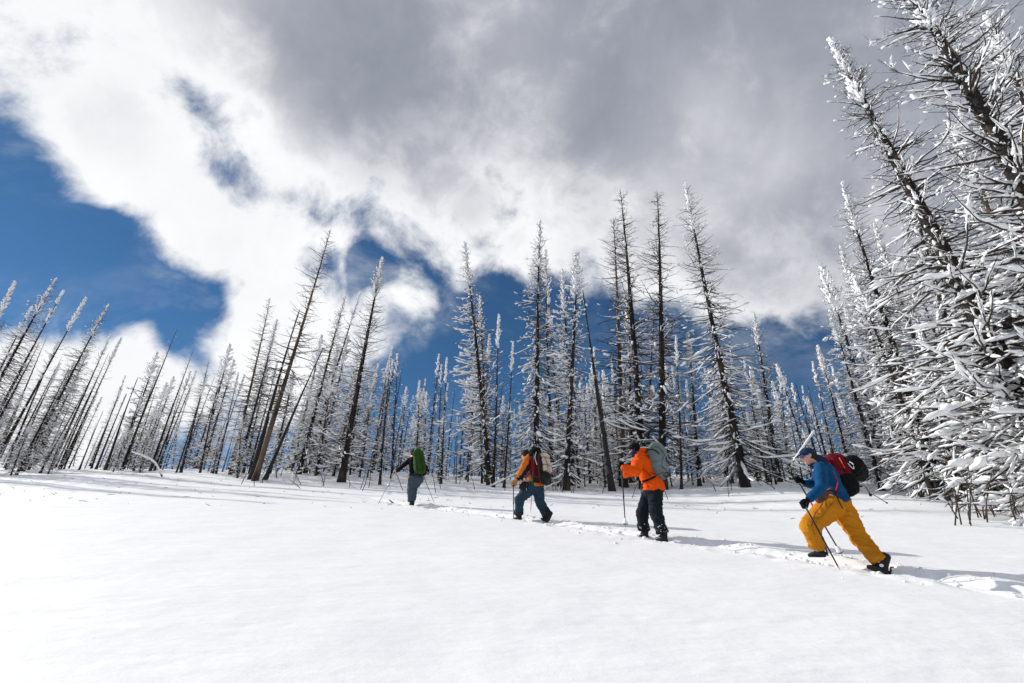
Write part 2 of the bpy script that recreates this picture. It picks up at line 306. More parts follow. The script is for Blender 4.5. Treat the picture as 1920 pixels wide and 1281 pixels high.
#TREES#
# ------------------------------------------------------------------ trees
def lump(n, k, rng, lo=.30):
    return lo + (1.25 - lo) * rng.random((n, k))
def seed_of(rng): return float(rng.random() * 50)
def grow(rng, H=20., r0=.24, nb=240, zlo=.06, zhi=.985, L=lambda u: 1.8 * (1 - u) ** .6 + .15, droop=None, twigs=5, snow=lambda u: .8, snow_r=.045,
         wind=.4, crust=.0, K=7, bs=4, ss=5, br=.022, bend=.15, split=False, min_limb=1.0, trunk_snow=40, stub=False, KS=6, twig_snow=.6):
    """A dead conifer in its own frame: trunk along +Z. Returns trunk, wood and snow mesh data (and limb pairs when split)."""
    trunk, wood, snw = MB(), MB(), MB(); limbs = []; snw.jit = .22
    kz = np.linspace(0, 1, 26); sway = bend * np.stack([np.sin(kz * 2.6 + rng.random() * 6) - np.sin(rng.random()) * 0, np.cos(kz * 2.1 + rng.random() * 6)], -1)
    sway -= sway[0]; sway = sway * kz[:, None] ** .5; lean = sway[-1].copy(); sway -= lean * kz[:, None]
    zs = kz * H; tr = r0 * ((1 - kz) ** .85 * .93 + .035) * (1 + .07 * (rng.random(26) - .5)); tr[0] *= 1.35; tr[1] *= 1.08
    if stub: tr = np.maximum(tr, r0 * .28); tr[-1] *= .3
    P = np.column_stack([sway, zs]); P0 = np.vstack([P[0] - [0, 0, .9], P]); tubes(P0[None], np.concatenate([[tr[0] * 1.1], tr])[None], 10, 1., trunk)
    cen = lambda u: np.stack([np.interp(u, kz, sway[:, 0]), np.interp(u, kz, sway[:, 1]), u * H], -1)
    trr = lambda u: np.interp(u, kz, tr)
    if nb:
        u = zlo + (zhi - zlo) * (np.arange(nb) + rng.random(nb)) / nb; az = rng.random(nb) * 2 * math.pi
        ll = L(u) * (.55 + .6 * rng.random(nb)); ll = ll * (.42 + 1.05 * vnoise(u * 16 + seed_of(rng), az * 1.3, 5)); miss = rng.random(nb) < .12; ll = np.where(miss, ll * .35, ll)
        dr = (droop(u) if droop else -0.55 + 1.0 * u) + rng.normal(0, .16, nb)       # start slope
        cu = .28 * (1 - u) + rng.normal(0, .14, nb)                                    # tip turn
        t = np.linspace(0, 1, K)
        az_t = az[:, None] + np.cumsum(rng.normal(0, .13, (nb, K)), 1)
        step = ll[:, None] / (K - 1) * np.ones((nb, K)); dx = np.cos(az_t) * step; dy = np.sin(az_t) * step
        dz = (dr[:, None] + cu[:, None] * 2 * t[None] + rng.normal(0, .12, (nb, K))) * step
        rel = np.cumsum(np.stack([dx, dy, dz], -1), 1); rel -= rel[:, :1]
        B = cen(u)[:, None, :] + rel; B[:, 0] = cen(u)
        rb = br * (.45 + .75 * np.minimum(ll, 2.2)) ; RB = rb[:, None] * (1 - .82 * t[None] ** .8)
        # twigs
        TB, TR, TI, TS = [], [], [], []
        if twigs:
            m = rng.integers(0, twigs + 1, nb) * (ll > .35); own = np.repeat(np.arange(nb), m)
            if len(own):
                tt = .22 + .74 * rng.random(len(own)); f = tt * (K - 1); i = f.astype(int); g = (f - i)[:, None]
                st = B[own, i] * (1 - g) + B[own, np.minimum(i + 1, K - 1)] * g; d = B[own, np.minimum(i + 1, K - 1)] - B[own, i]
                a0 = np.arctan2(d[:, 1], d[:, 0]) + rng.choice([-1, 1], len(own)) * rng.uniform(.45, 1.15, len(own))
                tl_ = ll[own] * (.16 + .30 * rng.random(len(own))) * (1.15 - .55 * tt); sl_ = d[:, 2] / (np.hypot(d[:, 0], d[:, 1]) + 1e-6) + rng.normal(-.05, .35, len(own))
                kk = 4; q = np.linspace(0, 1, kk)[None, :]
                aa = a0[:, None] + np.cumsum(rng.normal(0, .18, (len(own), kk)), 1)
                tw = np.stack([np.cos(aa), np.sin(aa), np.clip(sl_, -1.6, 1.2)[:, None] + rng.normal(0, .2, (len(own), kk))], -1) * (tl_ / (kk - 1))[:, None, None]
                tw = np.cumsum(tw, 1); tw -= tw[:, :1]; TB = st[:, None, :] + tw; TR = (br * .32 * (1 - .6 * q) * np.ones((len(own), 1))); TI = own
        # snow on the branches: broken lumpy rolls lying on top
        wv = .5 + .5 * np.cos(az - math.pi)                                            # windward is -X
        ps = np.clip(snow(u) * (1 - wind + wind * 1.6 * wv), 0, 1)
        def lay(Pb, Rb, sr, owner, segs=KS, cover=1., a0=.35):
            n = len(Pb)
            if not n: return None
            kb = Pb.shape[1]; a = rng.random(n) * a0; b = np.minimum(1., a + .30 * min(1., cover + .1) + .65 * rng.random(n) * cover)
            w = np.linspace(0, 1, segs); tt = a[:, None] + (b - a)[:, None] * w; f = tt * (kb - 1); i = np.minimum(f.astype(int), kb - 2); g = (f - i)[..., None]
            n_ = np.arange(n)[:, None]; c = Pb[n_, i] * (1 - g) + Pb[n_, i + 1] * g; rr = Rb[n_, i] * (1 - g[..., 0]) + Rb[n_, i + 1] * g[..., 0]
            r = sr[:, None] * lump(n, segs, rng) * np.sin(np.clip(w * 1.06 + .02, 0, 1) * math.pi) ** .35 * np.ones((n, 1)); r[:, 0] *= .6; r[:, -1] *= .65
            c[..., 2] += rr * .6 + r * .55; c[..., :2] += rng.normal(0, .12, c[..., :2].shape) * r[..., None]
            return c, r
        sb = rng.random(nb) < ps; srb = snow_r * (.45 + .8 * rng.random(nb)) * (.5 + .5 * np.minimum(ll / 1.4, 1.5)) * (.55 + .6 * ps)
        big = (ll > min_limb) if split else np.zeros(nb, bool)
        ws = ~big
        tubes(B[ws], RB[ws], bs, 1., wood)
        s1 = lay(B[sb & ws], RB[sb & ws], srb[sb & ws], None)
        if s1: tubes(s1[0], s1[1], ss, .85, snw)
        two = sb & ws & (rng.random(nb) < .5); s1 = lay(B[two], RB[two], srb[two] * .8, None)
        if s1: tubes(s1[0], s1[1], ss, .85, snw)
        # blobs caught at branch tips
        tp = np.where((rng.random(nb) < ps * .55) & ws)[0]
        if len(tp):
            bl = B[tp, -2:][:, [0, 0, 1, 1]].copy(); bl[:, 1] = bl[:, 0] * .65 + bl[:, 3] * .35; bl[:, 2] = bl[:, 0] * .2 + bl[:, 3] * .8; bl[..., 2] += snow_r * .4
            tubes(bl, (snow_r * (.5 + .9 * rng.random(len(tp))))[:, None] * np.array([[.3, 1, .9, .25]]), ss, .9, snw)
        if len(TI):
            wt_ = ws[TI]; tubes(TB[wt_], TR[wt_], 3, 1., wood)
            st_ = (rng.random(len(TI)) < ps[TI] * twig_snow) & wt_; s2 = lay(TB[st_], TR[st_], (snow_r * .62 * (.4 + .8 * rng.random(len(TI))))[st_], None, max(4, KS - 2))
            if s2: tubes(s2[0], s2[1], max(4, ss - 1), .9, snw)
        if split:
            for j in np.where(big)[0]:
                lw, lsn = MB(), MB(); lsn.jit = .24; tubes(B[j:j + 1], RB[j:j + 1], bs + 1, 1., lw)
                mine = np.where(TI == j)[0] if len(TI) else []
                if len(mine): tubes(TB[mine], TR[mine] * 1.1, 3, 1., lw)
                if sb[j]:
                    for rep in range(5):
                        s3 = lay(B[j:j + 1], RB[j:j + 1], srb[j:j + 1] * (1.1, 1.25, .85, 1., .7)[rep], None, KS - 1, .35, .75); tubes(s3[0], s3[1], ss + 1, .8, lsn)
                    mt = [q_ for q_ in mine if rng.random() < .8]
                    if mt: s4 = lay(TB[mt], TR[mt], snow_r * (.35 + .6 * rng.random(len(mt))), None, KS); tubes(s4[0], s4[1], ss, .85, lsn)
                limbs.append((lw, lsn, cen(u[j])))
    # rime crust towards the top
    if crust > 0:
        nc = int(crust * 150); uc = 1 - .22 * rng.random(nc) ** 1.2; azc = rng.normal(math.pi, 1.3, nc); lc = .10 + .5 * (1 - uc) * 4 * rng.random(nc) * .8
        c0 = cen(uc); w = np.linspace(0, 1, 4)[None, :, None]
        d = np.stack([np.cos(azc), np.sin(azc), 1.0 + rng.random(nc)], -1) * lc[:, None]
        tubes(c0[:, None, :] + d[:, None, :] * w, (.035 + .045 * rng.random(nc))[:, None] * np.array([[.8, 1, .9, .35]]), 5, 1., snw)
        tubes(c0[:, None, :] + d[:, None, :] * w * 1.2, np.full((nc, 4), .012), 3, 1., wood)
    # snow plastered in patches on the trunk's windward side
    if trunk_snow:
        ut = rng.random(trunk_snow) ** .9 * .97; at = rng.normal(math.pi, .9, trunk_snow); c = cen(ut); rt_ = trr(ut)
        ln = .10 + .45 * rng.random(trunk_snow); q = np.linspace(-.5, .5, 5)
        P_ = c[:, None, :] + np.stack([np.cos(at), np.sin(at), 0 * at], -1)[:, None, :] * (rt_ * .86)[:, None, None] + np.array([0, 0, 1.])[None, None] * (ln[:, None] * q)[..., None]
        tubes(P_, (.25 * rt_ + .012)[:, None] * lump(trunk_snow, 5, rng) * np.array([[.3, .9, 1, .9, .25]]), 6, 1., snw)
    return trunk, wood, snw, limbs, H
def build_tree(name, data, bark=BARK, wood=WOOD, snow_pad=True):
    trunk, wd, sn, limbs, H = data
    root = thing(name, None, None); root['H'] = H
    trunk.obj('trunk', bark, root)
    if wd.V: wd.obj('crown', wood, root)
    if sn.V: sn.obj('snow', SNOW_T, root)['kind'] = 'stuff'
    for lw, lsn, c in limbs:
        b = lw.obj('limb', wood, None, loc=c); b.parent = root; b.location = tuple(c)
        if lsn.V:
            s = lsn.obj('snow', SNOW_T, None, loc=c); s.parent = b; s.location = (0, 0, 0); s['kind'] = 'stuff'
    return root
def copy_tree(r):
    c = r.copy(); COL.objects.link(c)
    for ch in r.children:
        d = ch.copy(); COL.objects.link(d); d.parent = c
        for g in ch.children:
            e = g.copy(); COL.objects.link(e); e.parent = d
    return c
G = np.random.default_rng
PROTO = {}
def proto(key, name, data, bark=BARK): PROTO[key] = [build_tree(name, data, bark), False]
Ls = lambda a, b, p=.7: (lambda u: a * (1 - u) ** p + b)
def Lmid(a, b, lo=.2):     # longest a little above the ground
    return lambda u: (a * np.minimum(1, (u + .04) / lo) * (1 - u) ** .75 + b)
proto('spire', 'snowy_spire_tree', grow(G(1), nb=520, r0=.21, L=Lmid(2.9, .16, .10), snow=lambda u: np.clip(1.25 - .95 * u, .2, 1), snow_r=.050, crust=.5, twigs=7, br=.018, droop=lambda u: -.85 + 1.15 * u))
proto('spire2', 'snowy_spire_tree', grow(G(2), nb=440, r0=.19, L=Lmid(2.4, .2, .12), snow=lambda u: np.clip(1.2 - .7 * u, .3, 1), snow_r=.056, br=.018, crust=.9, twigs=6, wind=.75, trunk_snow=70))
proto('bare', 'dead_spire_tree', grow(G(3), nb=460, r0=.22, L=Lmid(2.8, .14, .15), snow=lambda u: np.clip(1.1 - 1.4 * u, .06, 1), snow_r=.055, twigs=8, droop=lambda u: -.5 + .8 * u, trunk_snow=25, br=.02), BARK)
proto('brown', 'dead_spire_tree', grow(G(4), nb=260, r0=.18, zlo=.22, L=lambda u: 2.5 * (1 - u) ** .6 + .15, snow=lambda u: .10 + 0 * u, snow_r=.05, twigs=8, trunk_snow=14, br=.02), BARKB)
proto('crust', 'rime_crusted_tree', grow(G(5), nb=480, r0=.27, L=Lmid(3.0, .12, .12), snow=lambda u: np.clip(1.1 - 1.0 * u, .12, 1) + (u > .8) * .5, snow_r=.050, br=.018, crust=2.2, twigs=6, droop=lambda u: -.35 + .7 * u + (u > .78) * .9, trunk_snow=60))
proto('pole', 'burnt_pole_tree', grow(G(6), H=14, nb=10, r0=.19, zlo=.3, L=lambda u: .35 + 0 * u, twigs=0, snow=lambda u: .1 + 0 * u, trunk_snow=8, stub=True, K=4), BARKK)
proto('thin', 'thin_snag_tree', grow(G(7), H=16, nb=250, r0=.15, L=Ls(1.5, .10, .8), snow=lambda u: np.clip(.8 - .75 * u, .08, 1), snow_r=.040, br=.016, crust=.35, twigs=4, trunk_snow=18))
proto('thin2', 'thin_snag_tree', grow(G(8), H=16, nb=190, r0=.13, L=Ls(1.1, .08, .7), snow=lambda u: .30 + 0 * u, snow_r=.04, br=.016, crust=.7, twigs=4, trunk_snow=10, droop=lambda u: -.3 + .9 * u))
proto('dense', 'snow_laden_tree', grow(G(9), H=10, nb=300, r0=.13, zlo=.04, L=Ls(1.75, .12, .85), snow=lambda u: .9 + 0 * u, snow_r=.055, twigs=7, br=.018, wind=.15, crust=.5, droop=lambda u: -.6 + .8 * u))
proto('dense2', 'snow_laden_tree', grow(G(10), H=12, nb=300, r0=.14, zlo=.05, L=Ls(1.35, .12, .6), snow=lambda u: .85 + 0 * u, snow_r=.052, br=.018, twigs=6, wind=.3, crust=1., droop=lambda u: -.7 + 1. * u))
FARK = dict(K=5, bs=3, ss=4, KS=4)
proto('fdense', 'snow_laden_tree', grow(G(12), H=9, nb=200, r0=.11, L=Ls(1.6, .1, .8), snow=lambda u: .9 + 0 * u, snow_r=.065, twigs=4, wind=.1, crust=.3, trunk_snow=10, **FARK))
proto('fthin', 'thin_snag_tree', grow(G(13), H=12, nb=160, r0=.11, L=Ls(1.3, .1), snow=lambda u: .55 - .4 * u, snow_r=.05, twigs=3, crust=.25, trunk_snow=8, **FARK))
proto('fbare', 'thin_snag_tree', grow(G(14), H=14, nb=130, r0=.12, L=Ls(1.1, .1), snow=lambda u: .2 + 0 * u, snow_r=.045, twigs=3, trunk_snow=5, br=.018, **FARK))
def ground_under(px, Y):
    lo = S(px, 900, Y); x = lo[0]
    for _ in range(12):
        p = np.array([x, Y, gz(x, Y)]); x += (px - proj(p)[0]) * (Y * .95) / 960
    return np.array([x, Y, gz(x, Y)])
PLACED = []
def place(key, bx, Y, tx, ty, label, cat='dead tree', group=None, spin=None, girth=1.):
    pr = PROTO[key]; B = ground_under(bx, Y); T = S(tx, ty, Y + 0.); v = T - B; L = np.linalg.norm(v)
    r = pr[0] if not pr[1] else copy_tree(pr[0]); pr[1] = True
    r.location = tuple(B); s = L / r['H']; r.scale = (s * girth, s * girth, s)
    r.rotation_mode = 'QUATERNION'
    r.rotation_quaternion = Vector(v).to_track_quat('Z', 'X') @ Quaternion((0, 0, 1), 0)
    q = Vector((0, 0, 1)).rotation_difference(Vector(v)); sp = R_.uniform(-.7, .7) if spin is None else spin
    r.rotation_quaternion = q @ Quaternion((0, 0, 1), sp)
    for k in ('label', 'category', 'group'):
        if k in r: del r[k]
    tag(r, label, cat, group); PLACED.append((bx, tx, Y)); return r
# (kind, base px, distance, top px, top py, label)
HERO = [
 ('thin2', -140, 24, 28, 530, 'slim dark snag with frosted tip at the far left edge of the photo'),
 ('spire', -95, 26, 105, 523, 'tallest leaning spire of the left edge, frosted tip and drooping bare branches'),
 ('thin', -60, 27, 119, 545, 'slim spire just right of the tallest left edge spire'),
 ('thin2', -20, 29, 161, 560, 'slim frosted spire, left one of the pair before the blue gap at left'),
 ('spire', 40, 28, 203, 572, 'big dark spire with frosted tip, right one of the pair before the blue gap'),
 ('thin', 95, 30, 207, 628, 'thin dark snag right behind the big frosted spire on the left'),
 ('thin2', 112, 31, 227, 636, 'thin bare snag leaning right, last tall one of the left edge group'),
 ('thin', -90, 31, 60, 575, 'thin dark snag between the frosted spires of the left edge'),
 ('thin', 10, 33, 110, 640, 'thin grey snag half hidden behind the left edge spires'),
 ('fbare', -10, 36, 88, 630, 'pale thin snag standing deep among the left edge spires'),
 ('pole', 197, 31, 259, 707, 'tall branchless burnt pole, longest of the three black poles on the left'),
 ('pole', 180, 32, 238, 738, 'branchless burnt pole just left of the longest black pole'),
 ('pole', 148, 30, 194, 770, 'shortest branchless burnt pole of the left group'),
 ('thin', 232, 34, 300, 685, 'thin bare snag rising right of the longest black pole'),
 ('bare', 338, 30, 392, 675, 'dark snag with fine drooping twigs standing alone right of the fallen log'),
 ('thin', 375, 28, 416, 690, 'slim dark snag with bare top beside the twiggy dark snag'),
 ('fbare', 300, 36, 343, 712, 'thin pointed snag left of the twiggy dark snag'),
 ('thin2', 405, 27, 447, 700, 'slim snag with snowy clumps low on its stem, left of the brown barked tree'),
 ('brown', 432, 27, 507, 558, 'brown barked dead tree with fine drooping twigs left of the slanting black trunk'),
 ('spire2', 445, 28, 520, 600, 'snow clumped snag close behind the brown barked dead tree'),
 ('pole', 470, 25, 562, 580, 'long slanting black trunk with no branches beside the tall brown trunk'),
 ('brown', 478, 24.5, 620, 430, 'tallest tree left of centre, bare brown lower trunk and twiggy top'),
 ('pole', 497, 25, 606, 653, 'thin black trunk leaning far right below the tallest tree left of centre'),
 ('spire', 560, 27, 648, 555, 'slim spire left of the rime crusted leaning tree'),
 ('thin', 572, 28, 676, 548, 'slim frosted snag between the slim spire and the rime crusted tree'),
 ('crust', 640, 23.5, 717, 484, 'leaning dark tree with thick rime crusted tip and long snowy branches'),
 ('thin', 712, 23, 735, 648, 'slim dark snag with snowy low branches just left of the green pack hiker'),
 ('fthin', 735, 33, 745, 665, 'thin pale snag behind the slim snag left of the green pack hiker'),
 ('dense', 780, 28, 787, 715, 'snow laden conical tree right behind the green pack hiker'),
 ('thin2', 826, 25, 838, 672, 'slim rime coated snag right of the green pack hiker'),
 ('spire2', 918, 25, 872, 456, 'tall tree leaning left with snow on its left side branches'),
 ('spire2', 912, 28, 900, 556, 'snowy slim tree close behind the tall left leaning tree'),
 ('thin2', 925, 24, 936, 592, 'slim upright snag with white tip right of the tall left leaning tree'),
 ('thin2', 906, 31, 918, 628, 'short frosted snag between the left leaning tree and the upright snag'),
 ('thin2', 945, 24, 962, 645, 'frosted slim snag just left of the dark central spire'),
 ('spire', 1003, 24.5, 1013, 414, 'tall dark central spire behind the red pack hiker'),
 ('thin', 1035, 27, 1024, 470, 'slim tall snag close behind the central spire'),
 ('thin', 1058, 28, 1028, 545, 'dark slim snag right of the red pack hiker'),
 ('dense2', 1062, 23.5, 1082, 478, 'snow laden grey tree between the central spire and the twin trunks'),
 ('spire2', 1075, 27, 1055, 508, 'frosted slim tree behind the snow laden grey tree'),
 ('pole', 1148, 24, 1093, 545, 'dark bare trunk leaning left beyond the orange jacket hiker'),
 ('bare', 1208, 25.5, 1163, 354, 'tallest broad tree with bare twigs above the orange jacket hiker'),
 ('brown', 1172, 26.5, 1150, 408, 'pale brown twin of the tallest broad tree, on its left'),
 ('dense2', 1185, 29, 1178, 560, 'snowy tree filling the gap behind the tallest broad tree'),
 ('bare', 1243, 24.5, 1232, 356, 'narrow black trunked tree right of the tallest broad tree'),
 ('pole', 1212, 29, 1226, 600, 'short crooked dark snag between the two bare topped trees'),
 ('thin2', 1278, 23.5, 1268, 632, 'short frosted snag right of the narrow black tree'),
 ('dense2', 1312, 24.5, 1290, 625, 'snow wrapped snag left of the tall left leaning spire at right'),
 ('spire', 1398, 22, 1286, 345, 'tall left leaning spire right of centre with frosted tip'),
 ('dense', 1362, 26, 1345, 650, 'snow laden tree close behind the tall left leaning spire'),
 ('crust', 1462, 26, 1414, 588, 'leaning dark tree with frosted crown left of the blue jacket hiker'),
 ('fdense', 1425, 29, 1408, 690, 'short snow laden tree beside the frosted crown tree'),
 ('fthin', 1482, 30, 1462, 700, 'thin snowy snag right of the frosted crown tree'),
 ('pole', 1545, 31, 1491, 718, 'thin leaning black pole above the blue jacket hiker, left of two'),
 ('pole', 1560, 31, 1514, 722, 'thin leaning black pole above the blue jacket hiker, right of two'),
 ('fthin', 1575, 30, 1524, 680, 'thin snowy snag right of the two leaning black poles'),
 ('dense2', 1602, 27, 1534, 650, 'snow laden tree between the black poles and the right hand stand'),
 ('dense2', 1655, 23, 1557, 583, 'heavily snow clad tree leading the right hand stand'),
 ('spire2', 1720, 21, 1576, 462, 'snow clad spire behind the heavily snow clad tree of the right stand'),
 ('spire', 1770, 17.5, 1580, 343, 'leaning snowy spire left of the giant right hand trees'),
 ('spire2', 1812, 19, 1640, 420, 'snow clad spire half hidden behind the leaning snowy spire at right'),
 ('spire', 1870, 18, 1700, 330, 'snowy tree filling the stand behind the giant right hand tree'),
 ('dense2', 1730, 19, 1650, 640, 'low snow heavy tree at the foot of the right hand stand'),
 ('dense', 1800, 16.5, 1725, 620, 'bushy snow heavy tree under the giant right hand trees'),
 ('dense2', 1900, 19, 1770, 480, 'dense snowy tree behind the giant trunks'),
 ('dense', 1868, 17, 1800, 640, 'bushy snow laden tree in front of the brown trunks at right'),
]
for k_, bx, Y, tx, ty, lb in HERO: place(k_, bx, Y * 1.1 if 500 < bx < 1500 else Y, tx, ty, lb)
# the giant trees at the right: limbs are pieces of their own
heavy = dict(K=9, bs=4, ss=6, KS=7, split=True, min_limb=1.5)
def giant(seed, bx, Y, tx, ty, label, H, spin=0., **kw):
    a = dict(heavy); a.update(kw)
    PROTO['g%d' % seed] = [build_tree('giant_snowy_tree', grow(G(seed), H=H, **a), BARKB if kw.get('snow_r', 0) > .02 and seed in (35,) else BARK), False]
    return place('g%d' % seed, bx, Y, tx, ty, label, spin=spin)
giant(31, 2040, 13.5, 1557, 75, 'giant leaning tree whose frosted tip stands highest against the grey cloud', 19, nb=600, r0=.34, L=lambda u: 3.3 * (1 - u) ** 1.0 + .22, snow=lambda u: np.clip(1.0 - .5 * u, .3, 1), snow_r=.047, crust=.7, twigs=8, droop=lambda u: -.5 + .75 * u, trunk_snow=45, br=.022, min_limb=1.45)
giant(32, 2280, 11.5, 1672, -75, 'giant dark trunked tree in the top right corner with its tip cut by the frame', 20, nb=620, r0=.38, L=lambda u: 3.1 * (1 - u) ** .8 + .3, snow=lambda u: np.clip(1.0 - .4 * u, .3, 1), snow_r=.050, crust=.6, twigs=9, droop=lambda u: -.4 + .7 * u, trunk_snow=60, br=.022, min_limb=1.75)
giant(33, 2320, 13, 1850, 30, 'snow plastered tree at the right edge behind the giant corner tree', 18, nb=420, r0=.30, L=lambda u: 2.6 * (1 - u) ** .7 + .25, snow=lambda u: .9 + 0 * u, snow_r=.060, crust=.6, twigs=7, wind=.2, trunk_snow=60, min_limb=2.1)
giant(34, 2010, 13.2, 1905, 440, 'nearest low tree at the right edge with thick snow boughs reaching to the ground', 9, nb=380, r0=.22, L=lambda u: 2.9 * (1 - u) ** .55 + .2, snow=lambda u: 1. - .25 * u, snow_r=.074, twigs=10, wind=.1, droop=lambda u: -.95 + .9 * u, trunk_snow=30, min_limb=1.3, br=.020)
giant(35, 2120, 16, 1780, 230, 'tall snow covered tree between the two giant right hand trees', 18, nb=440, r0=.30, L=lambda u: 2.7 * (1 - u) ** .7 + .25, snow=lambda u: .95 + 0 * u, snow_r=.058, crust=.5, twigs=7, wind=.3, trunk_snow=50, min_limb=2.2)
# smaller background trees, each its own thing
BG = {'left': 'thin dead snag in the crowded stand behind the left hand snow edge', 'mid': 'small snow dusted dead tree in the stand behind the middle of the slope',
      'right': 'small snow laden tree in the stand behind the right hand hikers'}
BGT = []
MARK = [(-95, 'tallest left edge spire'), (40, 'big frosted left spire'), (197, 'longest branchless black pole'), (338, 'twiggy dark snag'), (478, 'tall brown trunk'), (640, 'rime crusted leaning tree'),
        (780, 'green pack hiker'), (918, 'tall left leaning tree'), (1003, 'dark central spire'), (1062, 'snow laden grey tree'), (1208, 'tallest broad tree'), (1243, 'narrow black trunked tree'),
        (1398, 'left leaning spire'), (1462, 'frosted crown tree'), (1552, 'two leaning black poles'), (1655, 'heavily snow clad tree'), (1770, 'right stand leaning spire'), (1900, 'dense right edge tree')]
LOOK = {'fdense': 'small snow laden tree', 'fthin': 'thin snow dusted snag', 'fbare': 'thin bare snag', 'thin': 'taller slim snag', 'thin2': 'slim frost tipped snag', 'dense': 'bushy snow heavy tree', 'dense2': 'narrow snow heavy tree'}
ORD = ['nearest', 'second', 'third', 'fourth', 'fifth', 'sixth', 'seventh', 'eighth', 'ninth', 'tenth', 'eleventh', 'twelfth', 'thirteenth', 'fourteenth', 'fifteenth', 'sixteenth', 'seventeenth', 'eighteenth', 'nineteenth', 'twentieth', 'last', 'very last', 'outermost', 'farthest', 'most distant']
def name_stand(items, where):
    b = {}
    for x, k_, o in items:
        mx, mn = min(MARK, key=lambda m: abs(m[0] - x)); b.setdefault((LOOK.get(k_, k_), mn, x < mx), []).append((abs(x - mx), o))
    for (lk, mn, left), v in b.items():
        for i, (_, o) in enumerate(sorted(v, key=lambda q: q[0])): o['label'] = '%s%s, %s %s of the %s' % (lk, where, ORD[min(i, 24)], 'left' if left else 'right', mn)
def stand(zone, n, x0, x1, y0, y1, t0, t1, kinds):
    for i in range(n):
        bx = x0 + (x1 - x0) * (i + R_.random()) / n; Y = R_.uniform(y0, y1); ty = t0 + (t1 - t0) * R_.random() ** .7; B = ground_under(bx, Y)
        k_ = kinds[R_.integers(len(kinds))]; yb = proj(B)[1]
        tx = bx + (1005 - bx) * (yb - ty) / (yb + 1165) + R_.normal(0, 7)
        BGT.append((proj(B)[0], k_, place(k_, bx, Y, tx, ty, None, 'tree', 'background trees of the %s stand' % zone)))
for bx, Y, tx, ty, lb in ((-60, 24, 75, 640, 'tangled dark tree with drooping branches low at the left edge'), (30, 25, 130, 690, 'tangled dark tree beneath the big frosted spire at left'), (-150, 23, 10, 600, 'twiggy dark tree cut by the left edge of the photo'), (75, 27, 165, 720, 'twiggy short tree right of the big frosted spire at left')):
    place('bare', bx, Y, tx, ty, lb)
for bx, Y, tx, ty, lb in ((20, 24.5, 60, 790, 'low bushy snow heavy tree at the left end of the snow edge'), (90, 26, 120, 810, 'low bushy snow heavy tree below the thin left snags'), (-40, 24, 15, 770, 'low bushy snow heavy tree cut by the left edge'), (262, 30, 280, 800, 'low bushy tree behind the bent fallen log'), (400, 27, 415, 790, 'low bushy tree with snow pads left of the brown barked tree'), (445, 25.5, 455, 780, 'low bushy tree with snow pads beside the slanting black trunk')):
    place('dense', bx, Y, tx, ty, lb)
stand('left', 60, -190, 300, 30, 46, 640, 820, ['fbare', 'fbare', 'fthin', 'thin', 'fdense'])
stand('left', 62, 190, 680, 28, 44, 610, 820, ['fbare', 'fthin', 'fdense', 'thin2', 'fdense'])
stand('mid', 100, 560, 1180, 28, 44, 650, 830, ['fdense', 'fthin', 'fdense', 'fbare', 'thin'])
stand('mid', 70, 1080, 1460, 27, 42, 660, 820, ['fdense', 'fthin', 'fdense', 'thin2', 'thin'])
stand('right', 56, 1440, 1800, 26, 42, 650, 810, ['fdense', 'fthin', 'fdense', 'thin', 'fbare'])
stand('right', 34, 1640, 2100, 17, 27, 480, 760, ['dense', 'dense2', 'fdense', 'dense2', 'thin2'])
name_stand(BGT, ' behind')
# trees just outside the left edge that throw the long shadows onto the slope
for w_, bx, Y, H_ in (('third', -330, 27, 13), ('nearest', -260, 29, 13), ('fourth', -420, 24, 9), ('farthest', -600, 22, 8)):
    B = ground_under(bx, Y); T = proj(B + [0, 0, H_]); place('thin', bx, Y, T[0], T[1], 'dead snag standing past the left edge of the photo, %s one out' % w_, 'dead tree', 'snags past the left edge')
for k_, (r_, used) in PROTO.items():
    if not used:
        for ch in list(r_.children): bpy.data.objects.remove(ch)
        bpy.data.objects.remove(r_)
# snow-covered fallen log that arches out of the snow at the left, and a leaning white one at the right
def log(pts, r, label, sn=1.25, twigs=14):
    pts = smooth_path(pts, 14); root = thing('fallen_log', label, 'log', pts[0])
    m = MB(); tube(m, pts, np.linspace(r, r * .45, 14), 8); 
    for i in range(twigs):
        p = pts[R_.integers(2, 13)]; d = R_.normal(0, 1, 3); d[2] = -abs(d[2]) * .7; q = np.linspace(0, 1, 4)[:, None] * d * .45 + p; tube(m, q, [.015, .012, .009, .004], 4)
    m.obj('trunk', WOOD, root)
    s = MB(); sp = pts + [0, 0, r * .5]; tube(s, sp, r * sn * (.8 + .35 * R_.random(14)) * np.array([.5] + [1] * 12 + [.5]), 8, .9); s.obj('snow', SNOW_T, root); return root
log([S(304, 893, 24.), S(290, 868, 24.2), S(272, 857, 24.4), S(247, 848, 24.6)], .042, 'bent snow covered log arching out of the snow at left')
log([S(1487, 866, 20.), S(1500, 847, 20.1), S(1513, 828, 20.2), S(1527, 808, 20.3)], .034, 'slanting snow covered log behind the head of the blue jacket hiker', 1.5, 3)
dm = MB()
for i in range(260):
    b = ground_under(R_.uniform(-60, 1950), R_.uniform(14, 30)); d = R_.normal(0, 1, 3) * [1, 1, .25]; d *= R_.uniform(.03, .13) / np.linalg.norm(d); tube(dm, [b - d + [0, 0, .01], b + [0, 0, .014], b + d + [0, 0, .012]], [.004, .007, .003], 4)
tag(dm.obj('fallen_twigs', WOOD), 'scattered small twigs and bark flecks on the snow below the trees', 'twigs', kind='stuff')
